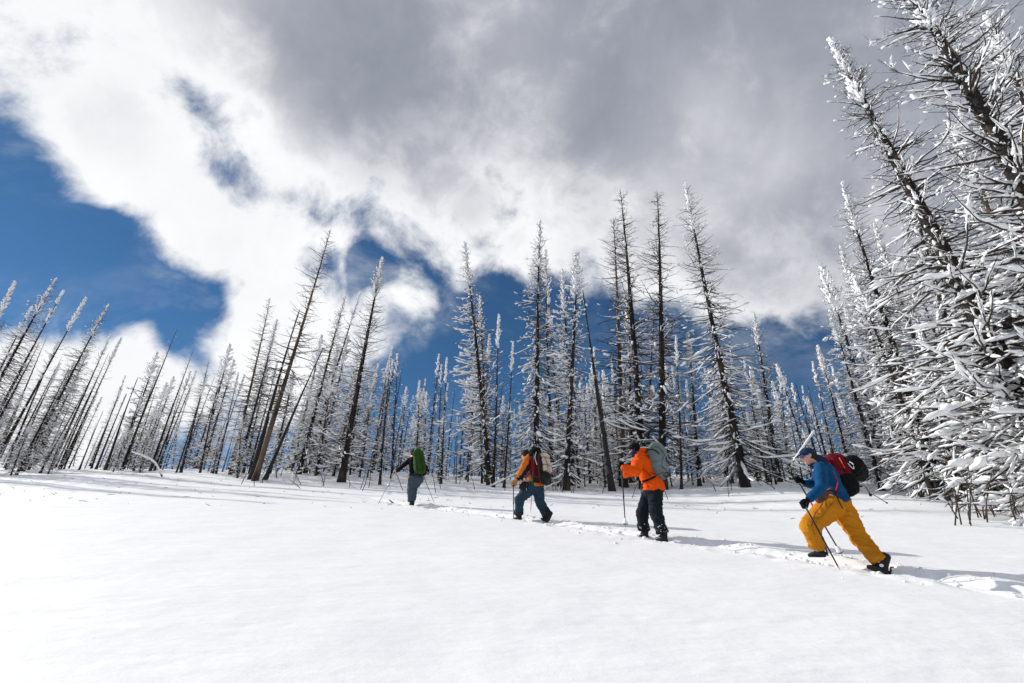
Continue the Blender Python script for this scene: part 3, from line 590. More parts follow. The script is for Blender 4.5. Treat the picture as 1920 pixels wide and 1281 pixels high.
# thin twigs and stems poking out of the snow
STK = []
def stick(x, y, Y, dx, dy, r=.018):
    b = ground_under(x, Y); t = S(x + dx, proj(b)[1] + dy, Y); t2 = S(x + dx * 1.5, proj(b)[1] + dy * .8, Y + .1)
    m = MB(); pts = smooth_path([b - [0, 0, .2], b * .5 + t * .5 + R_.normal(0, .05, 3), t], 6); tube(m, pts, np.linspace(r, r * .4, 6), 5)
    for j in range(3):
        p = pts[R_.integers(2, 5)]; d = R_.normal(0, .22, 3); tube(m, np.array([p, p + d * .5, p + d]), [r * .5, r * .35, r * .15], 4)
    o = m.obj('dead_stick', WOOD, None, loc=b); tag(o, None, 'stick', 'sticks poking out of the snow'); STK.append((x, 'thin dead stick', o)); return o
for i in range(50):
    x = R_.uniform(420, 1480); stick(x, 0, R_.uniform(21, 28), R_.normal(0, 14), -R_.uniform(14, 50))
for i in range(34):
    x = R_.uniform(1780, 1990); stick(x, 0, R_.uniform(13, 15.5), R_.normal(-6, 16), -R_.uniform(25, 95), .02)
name_stand(STK, ' in the snow')
#/TREES#

#PEOPLE#
# ------------------------------------------------------------------ solid helper: closed pieces fused into one continuous skin
def ell(mb, c, r, ax=None, n=14):
    th = np.linspace(0, math.pi, n // 2 + 2)[1:-1]; ph = np.arange(n) * 2 * math.pi / n
    V = np.array([[math.sin(a) * math.cos(b), math.sin(a) * math.sin(b), math.cos(a)] for a in th for b in ph] + [[0, 0, 1], [0, 0, -1]])
    V = V * np.asarray(r, float)
    if ax is not None: V = V @ np.asarray(ax)          # rows of ax are the local axes
    k = len(th); i = np.arange(k - 1)[:, None] * n; j = np.arange(n)[None]; j2 = (j + 1) % n
    F = np.stack([i + j, i + n + j, i + n + j2, i + j2], -1).reshape(-1, 4); t = k * n
    j = np.arange(n); mb.add(V + np.asarray(c, float), F, np.stack([np.full(n, t), j, (j + 1) % n], -1), np.stack([np.full(n, t + 1), (k - 1) * n + (j + 1) % n, (k - 1) * n + j], -1))
def chain(mb, pts, rad, n=12, flat=1., w=None):
    pts = [np.asarray(p, float) for p in pts]; rad = np.broadcast_to(np.asarray(rad, float), (len(pts),))
    for p, r in zip(pts, rad): ell(mb, p, (r, r, r), None, n)
    for a, b, ra, rb in zip(pts[:-1], pts[1:], rad[:-1], rad[1:]): tubes(np.array([[a, a * .5 + b * .5, b]]), np.array([[ra, (ra + rb) / 2, rb]]), n, 1., mb)
def loft(mb, rings, side, p=2., n=24, close=.35):
    """rings: (centre, half width along side, half depth)"""
    C = np.array([r[0] for r in rings], float); A = np.array([r[1] for r in rings], float); Bq = np.array([r[2] for r in rings], float)
    T = np.gradient(C, axis=0); T /= np.linalg.norm(T, axis=1, keepdims=True); side = unit(side)
    C = np.vstack([C[0] - T[0] * Bq[0] * close, C, C[-1] + T[-1] * Bq[-1] * close]); T = np.vstack([T[0], T, T[-1]]); A = np.concatenate([[A[0] * .55], A, [A[-1] * .55]]); Bq = np.concatenate([[Bq[0] * .55], Bq, [Bq[-1] * .55]])
    a = np.arange(n) * 2 * math.pi / n; ca = np.sign(np.cos(a)) * np.abs(np.cos(a)) ** (2 / p); sa_ = np.sign(np.sin(a)) * np.abs(np.sin(a)) ** (2 / p)
    V = []
    for c, t, x, y in zip(C, T, A, Bq):
        s = unit(side - t * (side @ t)); q = np.cross(t, s); V.append(c + np.outer(ca, s) * x + np.outer(sa_, q) * y)
    V = np.array(V); k = len(V); i = np.arange(k - 1)[:, None] * n; j = np.arange(n)[None]; j2 = (j + 1) % n
    mb.add(V.reshape(-1, 3), np.stack([i + j, i + j2, i + n + j2, i + n + j], -1).reshape(-1, 4), np.arange(n)[None, ::-1], ((k - 1) * n + np.arange(n))[None])
def fuse(name, mb, m, parent, voxel=.010, sm=5, folds=0., fscale=9., seed=0, parent_part=None):
    loc = np.array(parent.location); V = np.concatenate(mb.V) - loc; byk = {}
    for f in mb.F: byk.setdefault(f.shape[1], []).append(f)
    me = mesh(name, V, [np.concatenate(v) for v in byk.values()]); o = bpy.data.objects.new(name, me); COL.objects.link(o)
    r = o.modifiers.new('r', 'REMESH'); r.mode = 'VOXEL'; r.voxel_size = voxel; r.use_smooth_shade = True
    s = o.modifiers.new('s', 'SMOOTH'); s.iterations = sm; s.factor = .5
    dg = bpy.context.evaluated_depsgraph_get(); new = bpy.data.meshes.new_from_object(o.evaluated_get(dg)); bpy.data.objects.remove(o); bpy.data.meshes.remove(me)
    new.name = name; n = len(new.vertices)
    if folds:
        co = np.empty(n * 3, np.float32); nm = np.empty(n * 3, np.float32); new.vertices.foreach_get('co', co); new.vertices.foreach_get('normal', nm); co = co.reshape(-1, 3).astype(float); nm = nm.reshape(-1, 3)
        u = co[:, 0] * fscale + co[:, 1] * fscale * .7; v = co[:, 2] * fscale * 1.9 + co[:, 0] * fscale * .8
        f = np.abs(fbm(u + 31 + seed, v + 17, 3, seed) - .45) * 2; g = np.abs(fbm(u * 2.1 + 5, v * 2.6 + 9, 2, seed + 7) - .38) * 2
        co += nm * ((.45 - np.sqrt(f)) * 2.1 + (.4 - g) * .8)[:, None] * folds; new.vertices.foreach_set('co', co.astype(np.float32).ravel())
    new.polygons.foreach_set('use_smooth', np.ones(len(new.polygons), bool)); new.update()
    ob = link(name, new, m, parent); return ob
def band(name, pts, w, t, m, parent, n=16, sides=8):
    """a flat strap along a path"""
    mb = MB(); tube(mb, smooth_path(pts, n), w, sides, t / w); return mb.obj(name, m, parent)
def frame(F, roll=0):
    F = unit(F); Wd = unit(np.cross([0, 0, 1.], F)); U = np.cross(F, Wd); return F, Wd, U      # Wd = the person's left
def head_body(mb, C, F, Wd, U, k=1.):
    ax = np.array([F, Wd, U]); P = lambda f, w, u: C + k * (F * f + Wd * w + U * u)
    ell(mb, P(-.012, 0, .028), np.array([.098, .077, .092]) * k, ax, 20); ell(mb, P(.022, 0, -.035), np.array([.066, .060, .080]) * k, ax, 18)
    ell(mb, P(.052, 0, -.092), np.array([.030, .028, .022]) * k, ax, 12)                      # chin
    ell(mb, P(.075, 0, .030), np.array([.018, .050, .014]) * k, ax, 12)                       # brow
    chain(mb, [P(.082, 0, .018), P(.105, 0, -.018)], [.009 * k, .013 * k]); ell(mb, P(.095, .011, -.022), np.array([.010] * 3) * k); ell(mb, P(.095, -.011, -.022), np.array([.010] * 3) * k)
    ell(mb, P(.083, 0, -.050), np.array([.012, .024, .007]) * k, ax, 10); ell(mb, P(.080, 0, -.063), np.array([.012, .021, .008]) * k, ax, 10)
    for s in (-1, 1):
        ell(mb, P(.055, s * .043, -.018), np.array([.026, .020, .020]) * k, ax, 10)
        ell(mb, P(-.012, s * .078, .0), np.array([.018, .008, .031]) * k, ax, 12)
    return P
def hand(mb, wrist, grip, pole, r=.0115, k=1., thumb=1):
    """palm and five fingers closed round a pole: grip = point on the pole axis, pole = its direction (up)"""
    wrist = np.asarray(wrist, float); grip = np.asarray(grip, float); z = unit(pole); b = unit((wrist - grip) - z * ((wrist - grip) @ z)); s = np.cross(z, b)
    palm = grip + b * .030 * k
    loft(mb, [(wrist, .026 * k, .021 * k), (wrist * .5 + palm * .5, .034 * k, .019 * k), (palm, .041 * k, .017 * k)], z, 2.2, 14)
    for i, L in enumerate((1., 1.1, 1.03, .85)):
        h = (.033 - .021 * i) * k; pts = []
        for a in np.linspace(25, 25 + 205 * L, 5):
            a = math.radians(a) ; pts.append(grip + z * h + (b * math.cos(a) * .034 + s * math.sin(a) * thumb * .030) * k)
        chain(mb, [palm + z * h * 1.0 + b * .004] + pts, np.array([1.15, 1.1, 1.05, 1., .95, .85]) * r * k * (1 if i < 3 else .9), 8)
    chain(mb, [wrist * .45 + palm * .55 + z * .022 * k, grip + z * .045 * k + b * .022 * k - s * thumb * .020 * k, grip + z * .052 * k - s * thumb * .026 * k - b * .012 * k, grip + z * .046 * k + s * thumb * -.004 * k - b * .030 * k], np.array([1.5, 1.35, 1.15, .95]) * r * k, 8)
def boot(mb, ankle, F, L=.30, k=.84, up=None):
    F = unit(F); U = np.array([0, 0, 1.]) if up is None else unit(up); Wd = unit(np.cross(U, F)); U = np.cross(F, Wd); P = lambda f, w, u: ankle + k * (F * f + Wd * w + U * u)
    loft(mb, [(P(-.03, 0, .19), .062 * k, .075 * k), (P(-.02, 0, .08), .060 * k, .078 * k), (P(-.02, 0, -.01), .055 * k, .078 * k), (P(-.01, 0, -.06), .052 * k, .085 * k)], Wd, 2.4, 18)
    loft(mb, [(P(-.095, 0, -.065), .042 * k, .045 * k), (P(0, 0, -.06), .050 * k, .052 * k), (P(.10, 0, -.068), .053 * k, .042 * k), (P(.16, 0, -.080), .045 * k, .030 * k)], Wd, 2.6, 18)
    for h in (.02, -.04): chain(mb, [P(.055, .055, h), P(.085, 0, h - .01 if h > 0 else h + .01), P(.055, -.055, h)], .010 * k, 6)
    return P
def pole(name, top, tip, label, group=None, basket=True, bsnow=False, colr=BLACKP, gripc=BLACKP, r=.009, strap=True):
    r = r * 1.25
    top = np.asarray(top, float); tip = np.asarray(tip, float); d = unit(tip - top); o = thing(name, label, 'ski pole', tip, group)
    m = MB(); tube(m, [top + d * .10, top * .5 + tip * .5, tip - d * .05], [r, r, r * .8], 8); m.obj('shaft', colr, o)
    m = MB(); tube(m, [top - d * .012, top, top + d * .03, top + d * .10, top + d * .14], [.010, .018, .015, .015, .011], 10); m.obj('grip', gripc, o)
    m = MB(); tube(m, [tip - d * .06, tip - d * .03, tip + d * .01], [.007, .006, .002], 6); m.obj('tip', ALU, o)
    m = MB(); q = top * .45 + tip * .55; tube(m, [q - d * .03, q, q + d * .03], [.013, .016, .012], 8); m.obj('lock', colr, o)
    if basket:
        m = MB(); c = tip - d * .07; s = unit(np.cross(d, [0, 1, .2])); t = np.cross(d, s)
        tube(m, [c - d * .012, c, c + d * .01], [.012, .048, .040], 14)
        m.obj('basket', BLACKP, o)
        if bsnow:
            m = MB(); tube(m, [c - d * .09, c - d * .055, c - d * .02, c - d * .004], [.012, .030, .043, .046], 10); m.obj('basket_snow', SNOW_T, o)
    return o
def seg(a, b, t): return np.asarray(a, float) * (1 - t) + np.asarray(b, float) * t
def leg(mb, hip, knee, ank, rs, back=None):
    """baggy trouser leg with a bent knee"""
    hip, knee, ank = map(lambda v: np.asarray(v, float), (hip, knee, ank))
    side = unit(np.cross(knee - hip, ank - knee) + 1e-6); 
    loft(mb, [(seg(hip, knee, t), r_, r_ * q) for t, r_, q in ((0, rs[0], 1.05), (.25, rs[0] * .97, 1.05), (.55, (rs[0] + rs[1]) / 2, 1.05), (.8, rs[1] * 1.03, 1.), (1., rs[1], 1.))], side, 2.1, 20)
    ell(mb, knee, (rs[1] * 1.02,) * 3)
    loft(mb, [(seg(knee, ank, t), r_, r_) for t, r_ in ((0, rs[1]), (.2, rs[1] * .98), (.5, rs[2] * .98), (.8, rs[2]), (1., rs[2] * 1.06))], side, 2.1, 20, close=.08)

# ================================================================== the hiker in blue and ochre (nearest, right)
def hiker_blue():
    o = thing('person', 'person in blue jacket and ochre trousers striding left, head down under a navy cap', 'person', ground_under(1585, 7.45))
    F, Wd, U = frame((-.93, .20, -.16)); C = S(1514.5, 856.5, 7.40)
    hip_c = S(1569, 937, 7.48); neck = S(1533, 869, 7.42)
    nsh, fsh = S(1538, 878, 7.27), S(1534, 876, 7.60); nel, fel = S(1541, 913, 7.10), S(1533, 909, 7.78); nwr, fwr = S(1515.5, 937, 7.08), S(1508, 905.5, 7.72)
    nhip, fhip = S(1566, 944, 7.40), S(1573, 944, 7.56); nkn, fkn = S(1518, 986, 7.42), S(1611, 1008, 7.40); nan, fan = S(1532, 1024, 7.66), S(1649, 1053, 7.17)
    # poles and hands
    ntop, ntip = S(1504, 939, 7.02), S(1575, 1069, 7.02); ftop, ftip = S(1491, 893, 7.66), S(1580.5, 1044, 7.86)
    nd, fd = unit(ntop - ntip), unit(ftop - ftip); ng, fg = ntop - nd * .055, ftop - fd * .06
    mb = MB(); P = head_body(mb, C, F, Wd, U, 1.0)
    chain(mb, [C - U * .05 - F * .02, neck], [.058, .062]); loft(mb, [(hip_c, .15, .11), (seg(hip_c, neck, .4), .13, .10), (seg(hip_c, neck, .8), .16, .11), (neck, .10, .08)], np.array([.2, .95, 0]))
    for sh, el_, wr in ((nsh, nel, nwr), (fsh, fel, fwr)): chain(mb, [sh, el_, wr], [.052, .040, .028])
    for h, k_, a in ((nhip, nkn, nan), (fhip, fkn, fan)): chain(mb, [h, k_, a], [.085, .058, .042])
    hand(mb, nwr, ng, nd, .009); hand(mb, fwr, fg, fd, .009, thumb=-1)
    fuse('body', mb, SKIN, o, .0075, 3)
    # hair, cap, glasses
    m = MB(); ax = np.array([F, Wd, U]); ell(m, P(-.040, 0, .010), (.078, .078, .082), ax, 18); ell(m, P(-.07, 0, -.04), (.04, .06, .05), ax, 12); fuse('hair', m, HAIR, o, .007, 3, .002, 40)
    m = MB(); ell(m, P(-.014, 0, .052), (.108, .088, .082), ax, 22); capo = fuse('cap', m, NAVYJ, o, .008, 4)
    m = MB(); loft(m, [(P(.055, 0, .048), .070, .010), (P(.10, 0, .044), .073, .009), (P(.14, 0, .030), .066, .008), (P(.172, 0, .014), .045, .007)], Wd, 2.2, 20); b = fuse('brim', m, NAVYJ, o, .006, 3)
    m = MB()
    for s in (1, -1):
        ell(m, P(.080, s * .036, .002), (.016, .032, .023), ax, 14); tube(m, [P(.075, s * .062, .008), P(.03, s * .078, .010), P(-.012, s * .083, .008)], [.005, .0035, .003], 6)
    m.obj('sunglasses', LENS, o)
    # jacket: torso, hood collar and sleeves in one piece
    m = MB(); sd = np.array([.15, .98, 0])
    loft(m, [(S(1571, 943, 7.48), .205, .150), (S(1566, 930, 7.48), .190, .145), (S(1557, 912, 7.47), .180, .142), (S(1549, 894, 7.46), .195, .145), (S(1541, 879, 7.44), .20, .125), (S(1536, 870, 7.43), .15, .105)], sd, 2.3)
    for sh, el_, wr in ((nsh, nel, nwr), (fsh, fel, fwr)): chain(m, [sh, seg(sh, el_, .5), el_, seg(el_, wr, .45), seg(el_, wr, .88)], [.088, .082, .072, .064, .050], 14)
    fuse('jacket', m, BLUEJ, o, .011, 4, .013, 7, 3)
    m = MB(); loft(m, [(S(1541, 873, 7.44), .115, .095), (S(1534, 866, 7.43), .115, .095), (S(1530, 859, 7.42), .100, .085)], sd, 2.2); ell(m, S(1540, 864, 7.43), (.07, .10, .055), None, 14)
    ell(m, S(1524, 872, 7.41), (.045, .06, .06), None, 12); fuse('hood', m, NAVYJ, o, .009, 4, .008, 11)
    # trousers
    m = MB(); loft(m, [(S(1562, 930, 7.48), .165, .155), (S(1569, 942, 7.48), .185, .175), (S(1572, 952, 7.48), .165, .16)], sd, 2.2)
    leg(m, nhip, nkn, nan, (.155, .122, .098)); leg(m, fhip, fkn, fan, (.150, .110, .098))
    fuse('trousers', m, OCHRE, o, .011, 4, .016, 6.5, 11)
    for a, d_ in ((nan, (-.66, .72, .05)), (fan, (-.62, .50, .35))):
        m = MB(); BP = boot(m, a + np.array([0, 0, -.055]), d_, up=None if a is nan else (.4, -.1, .9)); bo = fuse('boot', m, BLACKP, o, .008, 3)
        m = MB(); ell(m, BP(-.015, -.066, .0), (.030, .008, .020)); ell(m, BP(.05, -.056, -.035), (.028, .008, .014)); ell(m, BP(-.015, .066, .0), (.030, .008, .020)); x = m.obj('boot_buckle', WHITEP, o)
        m = MB(); chain(m, [BP(-.12, -.04, -.08), BP(-.13, 0, -.02), BP(-.12, 0, .03)], .010, 6); chain(m, [BP(-.12, 0, .03), BP(-.15, 0, .045)], .009, 6); ell(m, BP(-.115, -.01, -.05), (.02, .03, .02)); m.obj('binding', BLACKP, o)
    for w_, g, d_, t_ in ((nwr, ng, nd, 1), (fwr, fg, fd, -1)):
        m = MB(); hand(m, w_, g, d_, .0145, 1.08, t_); e = nel if t_ == 1 else fel; chain(m, [seg(w_, e, .22), w_], [.050, .036], 12); fuse('glove', m, BLACK, o, .006, 2, .003, 30)
    sm = cloth('ochre_seam', (.30, .11, .006))
    band('trouser_seam', [S(1561, 943, 7.22), S(1545, 962, 7.24), S(1530, 978, 7.27), S(1524, 992, 7.30), S(1529, 1008, 7.42), S(1532, 1022, 7.55)], .007, .006, sm, o, 14)
    band('jacket_seam', [S(1542, 873, 7.17), S(1545, 888, 7.11), S(1545, 903, 7.04)], .005, .004, NAVYJ, o, 8)
    band('knee_cuff', [S(1524, 1021, 7.60), S(1532, 1025, 7.55), S(1540, 1021, 7.60)], .012, .010, sm, o, 8)
    # pouch on the near hip
    m = MB(); ell(m, S(1541, 931, 7.24), (.075, .05, .06)); ell(m, S(1535, 937, 7.23), (.045, .04, .05)); ell(m, S(1548, 926, 7.25), (.045, .035, .035)); p_ = fuse('hip_pouch', m, BROWN, o, .007, 2, .010, 20)
    m = MB(); tube(m, smooth_path([S(1546, 935, 7.2), S(1538, 951, 7.17), S(1527, 966, 7.2), S(1521, 986, 7.27)], 10), .006, 6); m.obj('tether', BROWN, o)
    # pack
    k = thing('backpack', 'crimson and black backpack on the back of the blue jacket hiker', 'backpack', S(1580, 895, 7.48))
    m = MB(); A0, A1 = S(1590, 925, 7.49), S(1562, 863, 7.50)
    loft(m, [(seg(A0, A1, t), a, b) for t, a, b in ((0, .135, .13), (.15, .16, .165), (.4, .17, .165), (.7, .165, .155), (1., .145, .14))], sd, 2.9); fuse('pack_body', m, BLACK, k, .010, 4, .012, 6, 5)
    m = MB(); loft(m, [(seg(A0, A1, .50) - (.01, 0, 0), .178, .152), (seg(A0, A1, .7), .177, .163), (seg(A0, A1, .95), .158, .150), (seg(A0, A1, 1.08), .12, .12)], sd, 2.9); fuse('pack_lid', m, CRIM, k, .010, 4, .011, 6, 9)
    for q in (1, -1):
        yy = 7.49 - q * .185; band('side_seam', [S(1573, 858, yy + .02), S(1579, 868, yy), S(1584, 878, yy)], .006, .004, ORP, k, 8)
    m = MB(); e0, e1 = S(1599, 869, 7.36), S(1610, 886, 7.62); chain(m, [e0, seg(e0, e1, .5), e1], [.125, .135, .125], 16); fuse('stuff_sack', m, BLACK, k, .010, 4, .010, 8, 2)
    m = MB(); tube(m, smooth_path([S(1590, 869, 7.25), S(1596, 876, 7.21), S(1601, 879, 7.22), S(1599, 870, 7.22), S(1593, 866, 7.25)], 12), .006, 6); m.obj('sack_cord', WHITEP, k)
    band('hip_belt', [S(1570, 922, 7.29), S(1558, 920, 7.26), S(1545, 922, 7.28), S(1536, 926, 7.36)], .035, .012, CRIM, k)
    band('belt_webbing', [S(1556, 916, 7.245), S(1550, 919, 7.235), S(1546, 921, 7.25)], .010, .006, ORP, k)
    band('shoulder_strap', [S(1554, 866, 7.30), S(1541, 867, 7.265), S(1529, 876, 7.27), S(1527, 890, 7.30), S(1534, 903, 7.30)], .022, .010, CRIM, k)
    band('shoulder_strap', [S(1552, 864, 7.60), S(1536, 866, 7.60), S(1524, 876, 7.60), S(1524, 890, 7.60)], .022, .010, CRIM, k)
    band('side_strap', [S(1553, 862, 7.30), S(1563, 885, 7.27), S(1570, 905, 7.27), S(1567, 920, 7.25)], .010, .006, REDP, k)
    band('loose_strap', [S(1566, 921, 7.22), S(1572, 938, 7.18), S(1580, 954, 7.20)], .013, .005, BLACKP, k, 8)
    band('dangling_strap', [S(1612, 912, 7.4), S(1621, 911, 7.38), S(1628, 920, 7.35), S(1632, 927, 7.35), S(1640, 929, 7.3), S(1664, 944, 7.25)], .009, .005, BLACKP, k, 14)
    m = MB(); ell(m, S(1632, 928, 7.35), (.022, .015, .025)); ell(m, S(1663, 943, 7.25), (.012, .012, .012)); ell(m, S(1614, 912, 7.4), (.03, .02, .015)); m.obj('buckle', BLACKP, k)
    pole('ski_pole', ntop, ntip, 'black pole planted across the ochre trousers in the near hand of the blue jacket hiker', 'ski poles', basket=False, gripc=GREENP)
    pf = pole('ski_pole', ftop, ftip, 'black pole with snow on its basket in the far hand of the blue jacket hiker', 'ski poles', True, True, gripc=GREENP)
    m = MB(); c = seg(ftop, ftip, .36); tube(m, [c - fd * -.03, c, c - fd * .03], [.012, .014, .012], 8); m.obj('pink_band', PINK, pf)
hiker_blue()

# ================================================================== the hiker in the orange jacket
def hiker_orange():
    Y = 9.8; o = thing('person', 'person in bright orange jacket and black trousers standing in profile with one forearm raised', 'person', ground_under(1226, Y))
    F, Wd, U = frame((-.86, .42, -.22)); C = S(1189.5, 843.5, Y - .02); sd = np.array([.40, .91, 0])
    nsh, fsh = S(1199, 860, Y - .20), S(1197, 858, Y + .17); nel, fel = S(1191.5, 884, Y - .34), S(1188, 884, Y + .28); nwr, fwr = S(1168.5, 876, Y - .30), S(1172, 890, Y + .3)
    nhip, fhip = S(1229, 920, Y - .06), S(1219, 922, Y + .10); nkn, fkn = S(1229, 957, Y - .12), S(1204, 960, Y + .18); nan, fan = S(1242, 1000, Y - .1), S(1207, 994, Y + .32)
    ntop, ntip = S(1164.8, 865, Y - .30), S(1173, 990, Y - .15); nd = unit(ntop - ntip); ng = ntop - nd * .075
    ftop, ftip = S(1176, 876, Y + .55), S(1195, 908, Y + .9)
    mb = MB(); P = head_body(mb, C, F, Wd, U, 1.); chain(mb, [C - U * .05, S(1199, 853, Y)], [.058, .062]); loft(mb, [(S(1222, 914, Y), .15, .11), (S(1210, 885, Y), .14, .1), (S(1200, 857, Y), .12, .08)], sd)
    for a, b, c in ((nsh, nel, nwr), (fsh, fel, fwr)): chain(mb, [a, b, c], [.05, .04, .028])
    for a, b, c in ((nhip, nkn, nan), (fhip, fkn, fan)): chain(mb, [a, b, c], [.08, .055, .04])
    hand(mb, nwr, ng, nd, .009); fuse('body', mb, SKIN, o, .011, 3)
    ax = np.array([F, Wd, U]); m = MB(); ell(m, P(-.016, 0, .050), (.112, .092, .088), ax, 20); ell(m, P(-.03, 0, .0), (.088, .090, .055), ax, 16); fuse('beanie', m, BLACK, o, .009, 3, .004, 25)
    m = MB(); ell(m, P(.018, 0, -.055), (.082, .076, .070), ax, 18); chain(m, [P(.0, 0, -.08), S(1198, 856, Y)], [.07, .085], 14); fuse('neck_warmer', m, NAVYJ, o, .009, 3, .006, 20)
    m = MB(); ell(m, P(.075, 0, .012), (.022, .066, .026), ax, 14); m.obj('goggles', BLACKP, o)
    m = MB()
    loft(m, [(S(1227.5, 921, Y), .225, .190), (S(1226, 913, Y), .235, .200), (S(1221, 903, Y), .205, .170), (S(1215, 895, Y), .175, .140), (S(1210, 880, Y), .19, .15), (S(1206, 866, Y), .20, .14), (S(1203, 857, Y), .17, .11), (S(1200, 850, Y), .11, .09)], sd, 2.3)
    for a, b, c in ((nsh, nel, nwr), (fsh, fel, fwr)): chain(m, [a, seg(a, b, .5), b, seg(b, c, .45), seg(b, c, .92)], [.098, .095, .088, .078, .062], 14)
    fuse('jacket', m, ORANGE, o, .012, 4, .016, 6, 21)
    m = MB(); ell(m, S(1203.5, 846, Y), (.10, .115, .060)); ell(m, S(1197, 852, Y - .02), (.07, .11, .055)); fuse('hood', m, ORANGE, o, .010, 4, .010, 12, 4)
    m = MB(); loft(m, [(S(1222, 913, Y), .17, .14), (S(1223, 924, Y), .19, .155), (S(1222, 932, Y), .17, .14)], sd)
    leg(m, nhip, nkn, nan, (.135, .112, .105)); leg(m, fhip, fkn, fan, (.130, .108, .105)); fuse('trousers', m, DKTEAL, o, .012, 4, .017, 6, 31)
    for a in (nan, fan):
        m = MB(); boot(m, a + np.array([0, 0, -.07]), (-.8, .55, .12)); fuse('boot', m, BLACKP, o, .010, 3)
    m = MB(); hand(m, nwr, ng, nd, .014, 1.08); chain(m, [seg(nwr, nel, .12), nwr], [.045, .036], 12); fuse('glove', m, BLACK, o, .007, 2)
    m = MB(); chain(m, [fwr, seg(fwr, ftop, .8)], [.04, .038], 12); fuse('glove', m, BLACK, o, .008, 2)
    # snow caught on the trouser cuffs
    m = MB()
    for a, b in ((nan, nkn), (fan, fkn)):
        for i in range(45):
            q = seg(a, b, abs(R_.normal(0, .16))); an = R_.uniform(-2.6, .3); p = q + np.array([math.cos(an) * .11, math.sin(an) * .11, 0]); clod(m, p, R_.uniform(.005, .011))
    m.obj('cuff_snow', SNOW_T, o)['kind'] = 'stuff'
    k = thing('backpack', 'grey green roll top backpack on the back of the orange jacket hiker', 'backpack', S(1233, 868, Y - .02)); A0, A1 = S(1242, 895, Y - .03), S(1224, 843, Y - .03)
    m = MB(); loft(m, [(seg(A0, A1, t), a, b) for t, a, b in ((0, .15, .125), (.15, .175, .155), (.45, .18, .165), (.75, .17, .155), (.95, .15, .14))], sd, 2.5); fuse('pack_body', m, GREYP, k, .011, 4, .014, 5, 13)
    m = MB(); loft(m, [(S(1217, 848, Y), .13, .045), (S(1225, 839, Y), .165, .07), (S(1235, 838, Y), .165, .075), (S(1244, 846, Y), .15, .065), (S(1248, 856, Y), .13, .03)], sd, 2.4); fuse('pack_lid', m, GREYP, k, .010, 4, .012, 8, 3)
    band('lid_opening', [S(1212, 846, Y - .175), S(1219, 843, Y - .205), S(1228, 844, Y - .215), S(1236, 851, Y - .20)], .020, .012, CHAR, k)
    band('side_cord', [S(1244, 856, Y - .2), S(1240, 872, Y - .22), S(1249, 882, Y - .2), S(1252, 892, Y - .16)], .005, .005, CHAR, k)
    band('pocket_seam', [S(1219, 886, Y - .19), S(1232, 890, Y - .215), S(1244, 885, Y - .205)], .006, .004, CHAR, k)
    band('lid_strap', [S(1218, 858, Y - .19), S(1228, 868, Y - .215), S(1240, 858, Y - .20)], .008, .004, GREYP, k)
    m = MB(); tube(m, smooth_path([S(1244, 888, Y - .2), S(1252, 886, Y - .2), S(1254, 893, Y - .18), S(1249, 896, Y - .2), S(1244, 890, Y - .21)], 14), .010, 6); ell(m, S(1250, 893, Y - .2), (.02, .01, .015)); m.obj('tool_loop', BLACKP, k)
    band('hip_belt', [S(1228, 894, Y - .17), S(1217, 899, Y - .20), S(1209, 902, Y - .13), S(1206, 903, Y)], .040, .018, BLACK, k)
    band('load_strap', [S(1205, 880, Y - .20), S(1212, 885, Y - .21), S(1220, 892, Y - .20)], .012, .006, BLACKP, k)
    band('shoulder_strap', [S(1214, 852, Y - .14), S(1205, 853, Y - .20), S(1200, 862, Y - .22), S(1202, 872, Y - .2)], .022, .010, ORANGE, k)
    band('leash', [S(1207, 903, Y - .12), S(1203, 912, Y - .14), S(1202, 922, Y - .14), S(1206, 932, Y - .14)], .014, .010, BLACKP, k)
    pole('ski_pole', ntop, ntip, 'black and white pole with snowy basket held upright by the orange jacket hiker', 'ski poles', True, True)
    m = MB(); c0, c1 = seg(ntop, ntip, .6), seg(ntop, ntip, .93); tube(m, [c0, c1], .0095, 8); x = m.obj('white_section', WHITEP, [q for q in bpy.data.objects if q.name.startswith('ski_pole')][-1])
    pole('ski_pole', ftop, ftip, 'pole angled back into the snow beyond the far hand of the orange jacket hiker', 'ski poles', False)
hiker_orange()

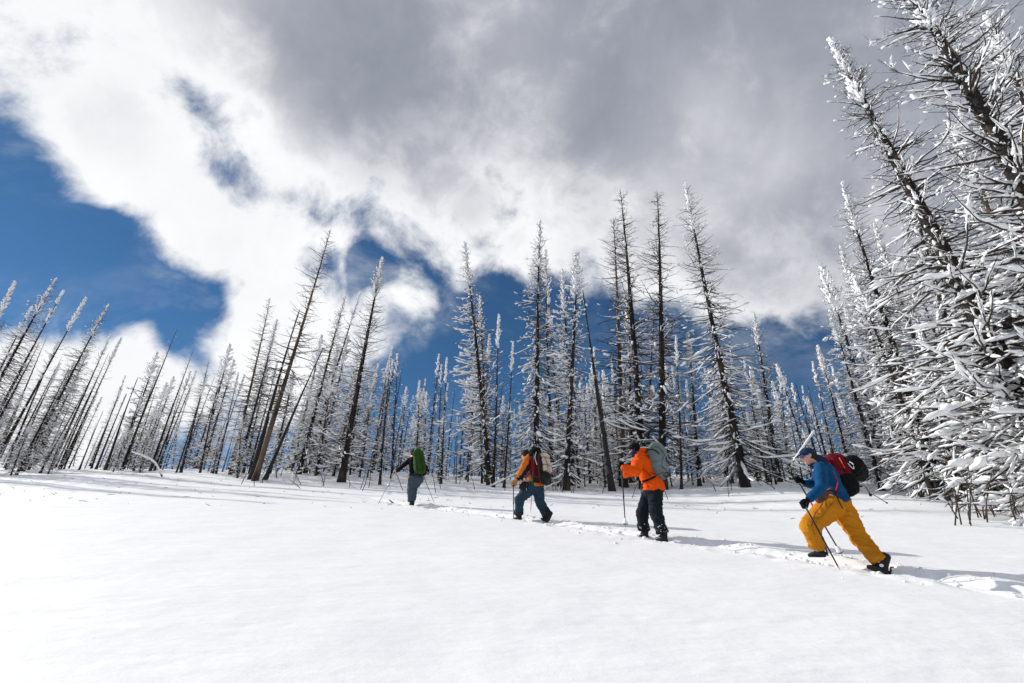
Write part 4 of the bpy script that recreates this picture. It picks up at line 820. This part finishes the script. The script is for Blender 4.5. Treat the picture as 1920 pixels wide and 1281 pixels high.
# ================================================================== the hiker with the red framed pack
def hiker_red():
    Y = 12.6; o = thing('person', 'person in rust orange jacket and blue trousers striding under a red strapped pack', 'person', ground_under(1000, Y)); sd = np.array([.55, .83, 0])
    F, Wd, U = frame((-.80, .55, -.20)); C = S(984.5, 853.5, Y + .05)
    nsh, fsh = S(989, 863, Y - .16), S(992, 862, Y + .22); nel, fel = S(979, 882, Y - .26), S(984, 884, Y + .4); nwr, fwr = S(969.5, 898.5, Y - .24), S(992, 905, Y + .42)
    nhip, fhip = S(999, 911, Y - .06), S(1008, 911, Y + .06); nkn, fkn = S(974, 936, Y + .02), S(1012, 941, Y - .04); nan, fan = S(972.5, 963, Y + .2), S(1026, 966, Y - .18)
    ntop, ntip = S(962.4, 903, Y - .26), S(963.3, 978, Y - .1); nd = unit(ntop - ntip); ng = ntop - nd * .06; ftop, ftip = S(999, 905, Y + .46), S(994.8, 961, Y + .6)
    mb = MB(); P = head_body(mb, C, F, Wd, U, 1.); chain(mb, [C - U * .05, S(992, 858, Y)], [.058, .062]); loft(mb, [(S(1004, 905, Y), .15, .11), (S(999, 880, Y), .14, .1), (S(993, 861, Y), .12, .08)], sd)
    for a, b, c in ((nsh, nel, nwr), (fsh, fel, fwr)): chain(mb, [a, b, c], [.05, .04, .028])
    for a, b, c in ((nhip, nkn, nan), (fhip, fkn, fan)): chain(mb, [a, b, c], [.08, .055, .04])
    hand(mb, nwr, ng, nd, .009); fuse('body', mb, SKIN, o, .012, 3)
    ax = np.array([F, Wd, U]); m = MB(); ell(m, P(-.018, 0, .045), (.112, .092, .090), ax, 18); ell(m, P(-.035, 0, -.01), (.085, .088, .065), ax, 16); fuse('beanie', m, HAIR, o, .009, 3, .004, 25)
    m = MB(); loft(m, [(S(1006, 914, Y), .19, .15), (S(1003, 903, Y), .18, .145), (S(999, 885, Y), .19, .15), (S(996, 870, Y), .20, .15), (S(993, 860, Y), .16, .11), (S(990, 855, Y), .10, .09)], sd, 2.3)
    for a, b, c in ((nsh, nel, nwr), (fsh, fel, fwr)): chain(m, [a, seg(a, b, .5), b, seg(b, c, .45), seg(b, c, .8)], [.100, .092, .078, .070, .06], 14)
    fuse('jacket', m, RUSTO, o, .012, 4, .014, 7, 41)
    m = MB(); dn = np.array([.055, .0, -.045]); chain(m, [nsh + dn * 1.2, seg(nsh, nel, .5) + dn, nel + dn, seg(nel, nwr, .5) + dn * .7, seg(nel, nwr, .85) + dn * .3], [.08, .078, .068, .06, .060], 12); fuse('sleeve_panel', m, DKTEAL, o, .011, 4, .01, 8, 3)
    m = MB(); loft(m, [(S(1003, 904, Y), .165, .14), (S(1004, 913, Y), .19, .165), (S(1004, 920, Y), .17, .15)], sd)
    leg(m, nhip, nkn, nan, (.145, .115, .105)); leg(m, fhip, fkn, fan, (.140, .112, .105)); fuse('trousers', m, SLATE, o, .012, 4, .016, 6, 51)
    m = MB(); loft(m, [(seg(fkn, fan, .62), .112, .112), (seg(fkn, fan, .8), .115, .115), (seg(fkn, fan, 1.02), .118, .12)], sd); fuse('gaiter', m, CHAR, o, .010, 3, .006, 12)
    m = MB(); loft(m, [(seg(nkn, nan, .78), .108, .108), (seg(nkn, nan, 1.02), .115, .118)], sd); fuse('gaiter', m, CHAR, o, .010, 3, .006, 12)
    for a, d_, u_ in ((nan, (-.8, .55, .12), None), (fan, (-.75, .5, .4), (.45, -.2, .85))):
        m = MB(); boot(m, a + np.array([0, 0, -.07]), d_, up=u_); fuse('boot', m, BLACKP, o, .010, 3)
    m = MB(); hand(m, nwr, ng, nd, .017, 1.25); chain(m, [seg(nwr, nel, .2), nwr], [.055, .045], 12); fuse('glove', m, TAN, o, .008, 2)
    m = MB(); chain(m, [fwr, seg(fwr, ftop, .8)], [.05, .045], 12); fuse('glove', m, TAN, o, .009, 2)
    m = MB(); ell(m, S(982, 913, Y - .22), (.11, .09, .085)); ell(m, S(985, 907, Y - .22), (.10, .08, .05)); fuse('hip_pouch', m, CHAR, o, .010, 3, .012, 14)
    m = MB(); ell(m, S(987, 889, Y - .24), (.06, .05, .08)); ell(m, S(984, 893, Y - .25), (.04, .04, .06)); fuse('chest_bag', m, PURP, o, .009, 3, .012, 18)
    k = thing('backpack', 'black pack with red and green straps on the rust orange jacket hiker', 'backpack', S(1008, 875, Y - .1)); A0, A1 = S(1009, 903, Y - .10), S(1005, 851, Y - .12)
    m = MB(); loft(m, [(seg(A0, A1, t), a, b) for t, a, b in ((0, .15, .13), (.2, .17, .16), (.5, .17, .165), (.8, .16, .16), (1., .13, .13))], sd, 2.8); fuse('pack_body', m, CHAR, k, .011, 4, .014, 6, 8)
    m = MB(); loft(m, [(S(1002, 857, Y - .12), .16, .13), (S(1004, 849, Y - .12), .165, .145), (S(1007, 843, Y - .12), .13, .11)], sd, 2.5); fuse('pack_lid', m, BLACK, k, .011, 4, .014, 9, 8)
    m = MB(); loft(m, [(S(1001, 892, Y - .235), .075, .045), (S(999, 876, Y - .255), .085, .05), (S(999, 862, Y - .24), .075, .045)], sd, 2.6); fuse('side_pocket', m, CRIM, k, .009, 3, .01, 10)
    r0_, r1_ = S(1026, 885, Y - .05), S(1020, 852, Y - .05); m = MB(); loft(m, [(seg(r0_, r1_, t), .19, .105 - .02 * t) for t in (0, .3, .6, 1)], sd, 2.1, 22, .12); fuse('foam_roll', m, CREAM, k, .010, 3, .005, 8)
    for t in (.30, .72):
        c = seg(r0_, r1_, t); m = MB(); a = np.linspace(0, 2 * math.pi, 25); s_ = unit(sd); q_ = unit(np.cross(r1_ - r0_, s_)); tube(m, c + np.outer(np.cos(a), s_) * .198 + np.outer(np.sin(a), q_) * (.113 - .02 * t), .009, 6); m.obj('roll_strap', GREENP, k)
    c0 = S(1022, 894, Y - .22); m = MB(); chain(m, [c0, c0 + np.array([.06, .36, 0])], [.125, .125], 16); fuse('stuff_sack', m, CHAR, k, .011, 4, .01, 9)
    for pts, w_, mt in (([(1012, 848, -.26), (1009, 868, -.29), (1011, 890, -.28), (1014, 908, -.22)], .014, RED), ([(1001, 851, -.28), (1000, 870, -.31), (999, 889, -.30), (998, 908, -.26)], .012, GREENP), ([(1016, 850, -.22), (1026, 868, -.2), (1032, 886, -.2), (1035, 898, -.16)], .010, REDP),
                      ([(994, 858, -.24), (992, 870, -.27), (994, 885, -.27), (1000, 895, -.28)], .020, CRIM), ([(1024, 853, -.2), (1026, 865, -.2), (1027, 884, -.2)], .006, REDP), ([(1000, 893, -.29), (1008, 895, -.29), (1014, 889, -.28)], .010, RED),
                      ([(990, 896, -.25), (988, 904, -.27), (987, 920, -.27)], .007, WHITEP), ([(1018, 905, -.2), (1020, 917, -.2), (1024, 928, -.2)], .008, BLACKP), ([(996, 896, -.27), (993, 907, -.27), (990, 917, -.27)], .008, GREENP), ([(1006, 846, -.27), (1003, 858, -.3), (1007, 872, -.3)], .016, WHITEP)):
        band('strap', [S(a, b, Y + c) for a, b, c in pts], w_, w_ * .5, mt, k, 12)
    pole('ski_pole', ntop, ntip, 'dark pole upright in the tan glove of the rust orange jacket hiker', 'ski poles', False); pole('ski_pole', ftop, ftip, 'pale pole seen between the blue trouser legs of the striding hiker', 'ski poles', False, colr=ALU)
hiker_red()

# ================================================================== the hiker with the green pack, farthest up
def hiker_green():
    Y = 16.2; o = thing('person', 'person in black top and grey blue trousers seen from behind with an arm stretched left', 'person', ground_under(771, Y)); sd = np.array([.88, .45, 0])
    F, Wd, U = frame((-.62, .78, -.05)); C = S(773.5, 850, Y + .10)
    lsh, rsh = S(768.5, 863, Y - .02), S(786, 863, Y + .1); lel, rel = S(756, 873.5, Y + .05), S(798.5, 877, Y - .02); lwr, rwr = S(743.5, 884.5, Y + .1), S(796.5, 889, Y + .05)
    lhip, rhip = S(774, 898, Y - .02), S(784, 897, Y + .05); lkn, rkn = S(770.5, 918, Y + .02), S(776, 914, Y + .22); lan, ran = S(771, 940, Y - .02), S(774, 938, Y + .26)
    ltop, ltip = S(742.6, 880, Y + .1), S(708, 947.5, Y + .2); ld = unit(ltop - ltip); lg = ltop - ld * .10; rtop, rtip = S(792.5, 888, Y + .02), S(814, 943, Y - .3); rd = unit(rtop - rtip); rg = rtop - rd * .05
    mb = MB(); P = head_body(mb, C, F, Wd, U, .98); chain(mb, [C - U * .05, S(775, 860, Y)], [.058, .065]); loft(mb, [(S(779, 895, Y), .15, .11), (S(778, 878, Y), .14, .1), (S(776, 862, Y), .13, .08)], sd)
    for a, b, c in ((lsh, lel, lwr), (rsh, rel, rwr)): chain(mb, [a, b, c], [.05, .04, .030])
    for a, b, c in ((lhip, lkn, lan), (rhip, rkn, ran)): chain(mb, [a, b, c], [.08, .055, .04])
    hand(mb, lwr, lg, ld, .011, 1.15); hand(mb, rwr, rg, rd, .011, 1.1); fuse('body', mb, SKIN, o, .012, 2)
    ax = np.array([F, Wd, U]); m = MB(); ell(m, P(-.022, 0, .035), (.108, .090, .098), ax, 18); ell(m, P(-.045, 0, -.03), (.075, .085, .075), ax, 16); fuse('hair', m, BRHAIR, o, .009, 3, .006, 30)
    m = MB(); loft(m, [(S(779, 897, Y), .175, .14), (S(778, 888, Y), .165, .135), (S(778, 874, Y), .18, .14), (S(777, 864, Y), .19, .13), (S(775, 858, Y), .11, .09)], sd, 2.3)
    for a, b, c in ((lsh, lel, lwr), (rsh, rel, rwr)): chain(m, [a, seg(a, b, .5), b, seg(b, c, .5), seg(b, c, .92)], [.085, .076, .066, .056, .045], 14)
    fuse('jacket', m, BLACK, o, .012, 4, .010, 7, 61)
    m = MB(); chain(m, [seg(rwr, rel, .2), rwr, rg], [.05, .045, .045], 12); fuse('glove', m, BLACK, o, .009, 2)
    m = MB(); loft(m, [(S(779, 888, Y), .165, .14), (S(780, 896, Y), .20, .165), (S(780, 903, Y), .19, .16)], sd)
    leg(m, lhip, lkn, lan, (.140, .115, .105)); leg(m, rhip, rkn, ran, (.150, .115, .10)); chain(m, [S(786, 899, Y), S(781, 908, Y + .1)], [.14, .12]); fuse('trousers', m, GREYBLUE, o, .012, 4, .014, 7, 71)
    for a in (lan, ran):
        m = MB(); boot(m, a + np.array([0, 0, -.10]), (-.6, .78, .1)); fuse('boot', m, BLACKP, o, .012, 3)
    k = thing('backpack', 'tall moss green backpack on the hiker farthest up the slope', 'backpack', S(786, 868, Y - .2)); A0, A1 = S(788, 886, Y - .20), S(784.5, 852, Y - .16)
    m = MB(); loft(m, [(seg(A0, A1, t), a, b) for t, a, b in ((0, .155, .12), (.2, .18, .15), (.5, .18, .16), (.8, .17, .15), (.97, .15, .13))], sd, 2.6); fuse('pack_body', m, GREEN, k, .011, 4, .016, 7, 3)
    m = MB(); loft(m, [(S(784, 853, Y - .18), .17, .145), (S(783.5, 848, Y - .18), .16, .14), (S(784, 845, Y - .17), .11, .10)], sd, 2.4); fuse('pack_lid', m, GREEN, k, .011, 4, .014, 9, 2)
    for a in (-.09, .09):
        s_ = unit(sd) * a; band('strap', [S(783, 852, Y - .36) + s_, S(786, 868, Y - .38) + s_, S(788, 885, Y - .35) + s_], .009, .006, DKTEAL, k)
    band('side_cord', [S(777, 862, Y - .2), S(780, 872, Y - .27), S(778, 882, Y - .2)], .006, .005, WHITEP, k); band('pocket_seam', [S(778, 878, Y - .30), S(787, 881, Y - .39), S(797, 877, Y - .25)], .007, .005, DKTEAL, k)
    band('hip_belt', [S(790, 890, Y - .2), S(775, 891, Y - .18), S(768, 889, Y - .02)], .03, .014, DKTEAL, k); band('loose_strap', [S(767, 874, Y - .16), S(764.5, 880, Y - .17), S(764.5, 887, Y - .15)], .008, .005, BLACKP, k)
    pole('ski_pole', ltop, ltip, 'thin grey pole stretched out to the left by the green pack hiker', 'ski poles', False, colr=ALU); pole('ski_pole', rtop, rtip, 'thin grey pole at the right side of the green pack hiker', 'ski poles', False, colr=ALU)
    t0_, t1_ = S(737, 943, 17.0), S(729.5, 938.3, 17.35); sk = thing('ski', 'dark ski tip lifting out of the snow ahead of the green pack hiker', 'ski', t0_); m = MB()
    bk = S(757, 951, 16.5) - np.array([0, 0, .08]); loft(m, [(bk, .05, .010), (seg(bk, t0_, .7) - np.array([0, 0, .05]), .052, .010), (t0_, .052, .008), (seg(t0_, t1_, .6) + (0, 0, .01), .045, .007), (t1_ + (0, 0, .02), .02, .006)], (.8, .6, 0), 2.4, 14); m.obj('ski_blade', CHAR, sk)
    m = MB(); c = seg(t0_, t1_, .25) + np.array([0, 0, .012]); ell(m, c, (.03, .05, .006)); m.obj('tip_mark', ALU, sk)
hiker_green()
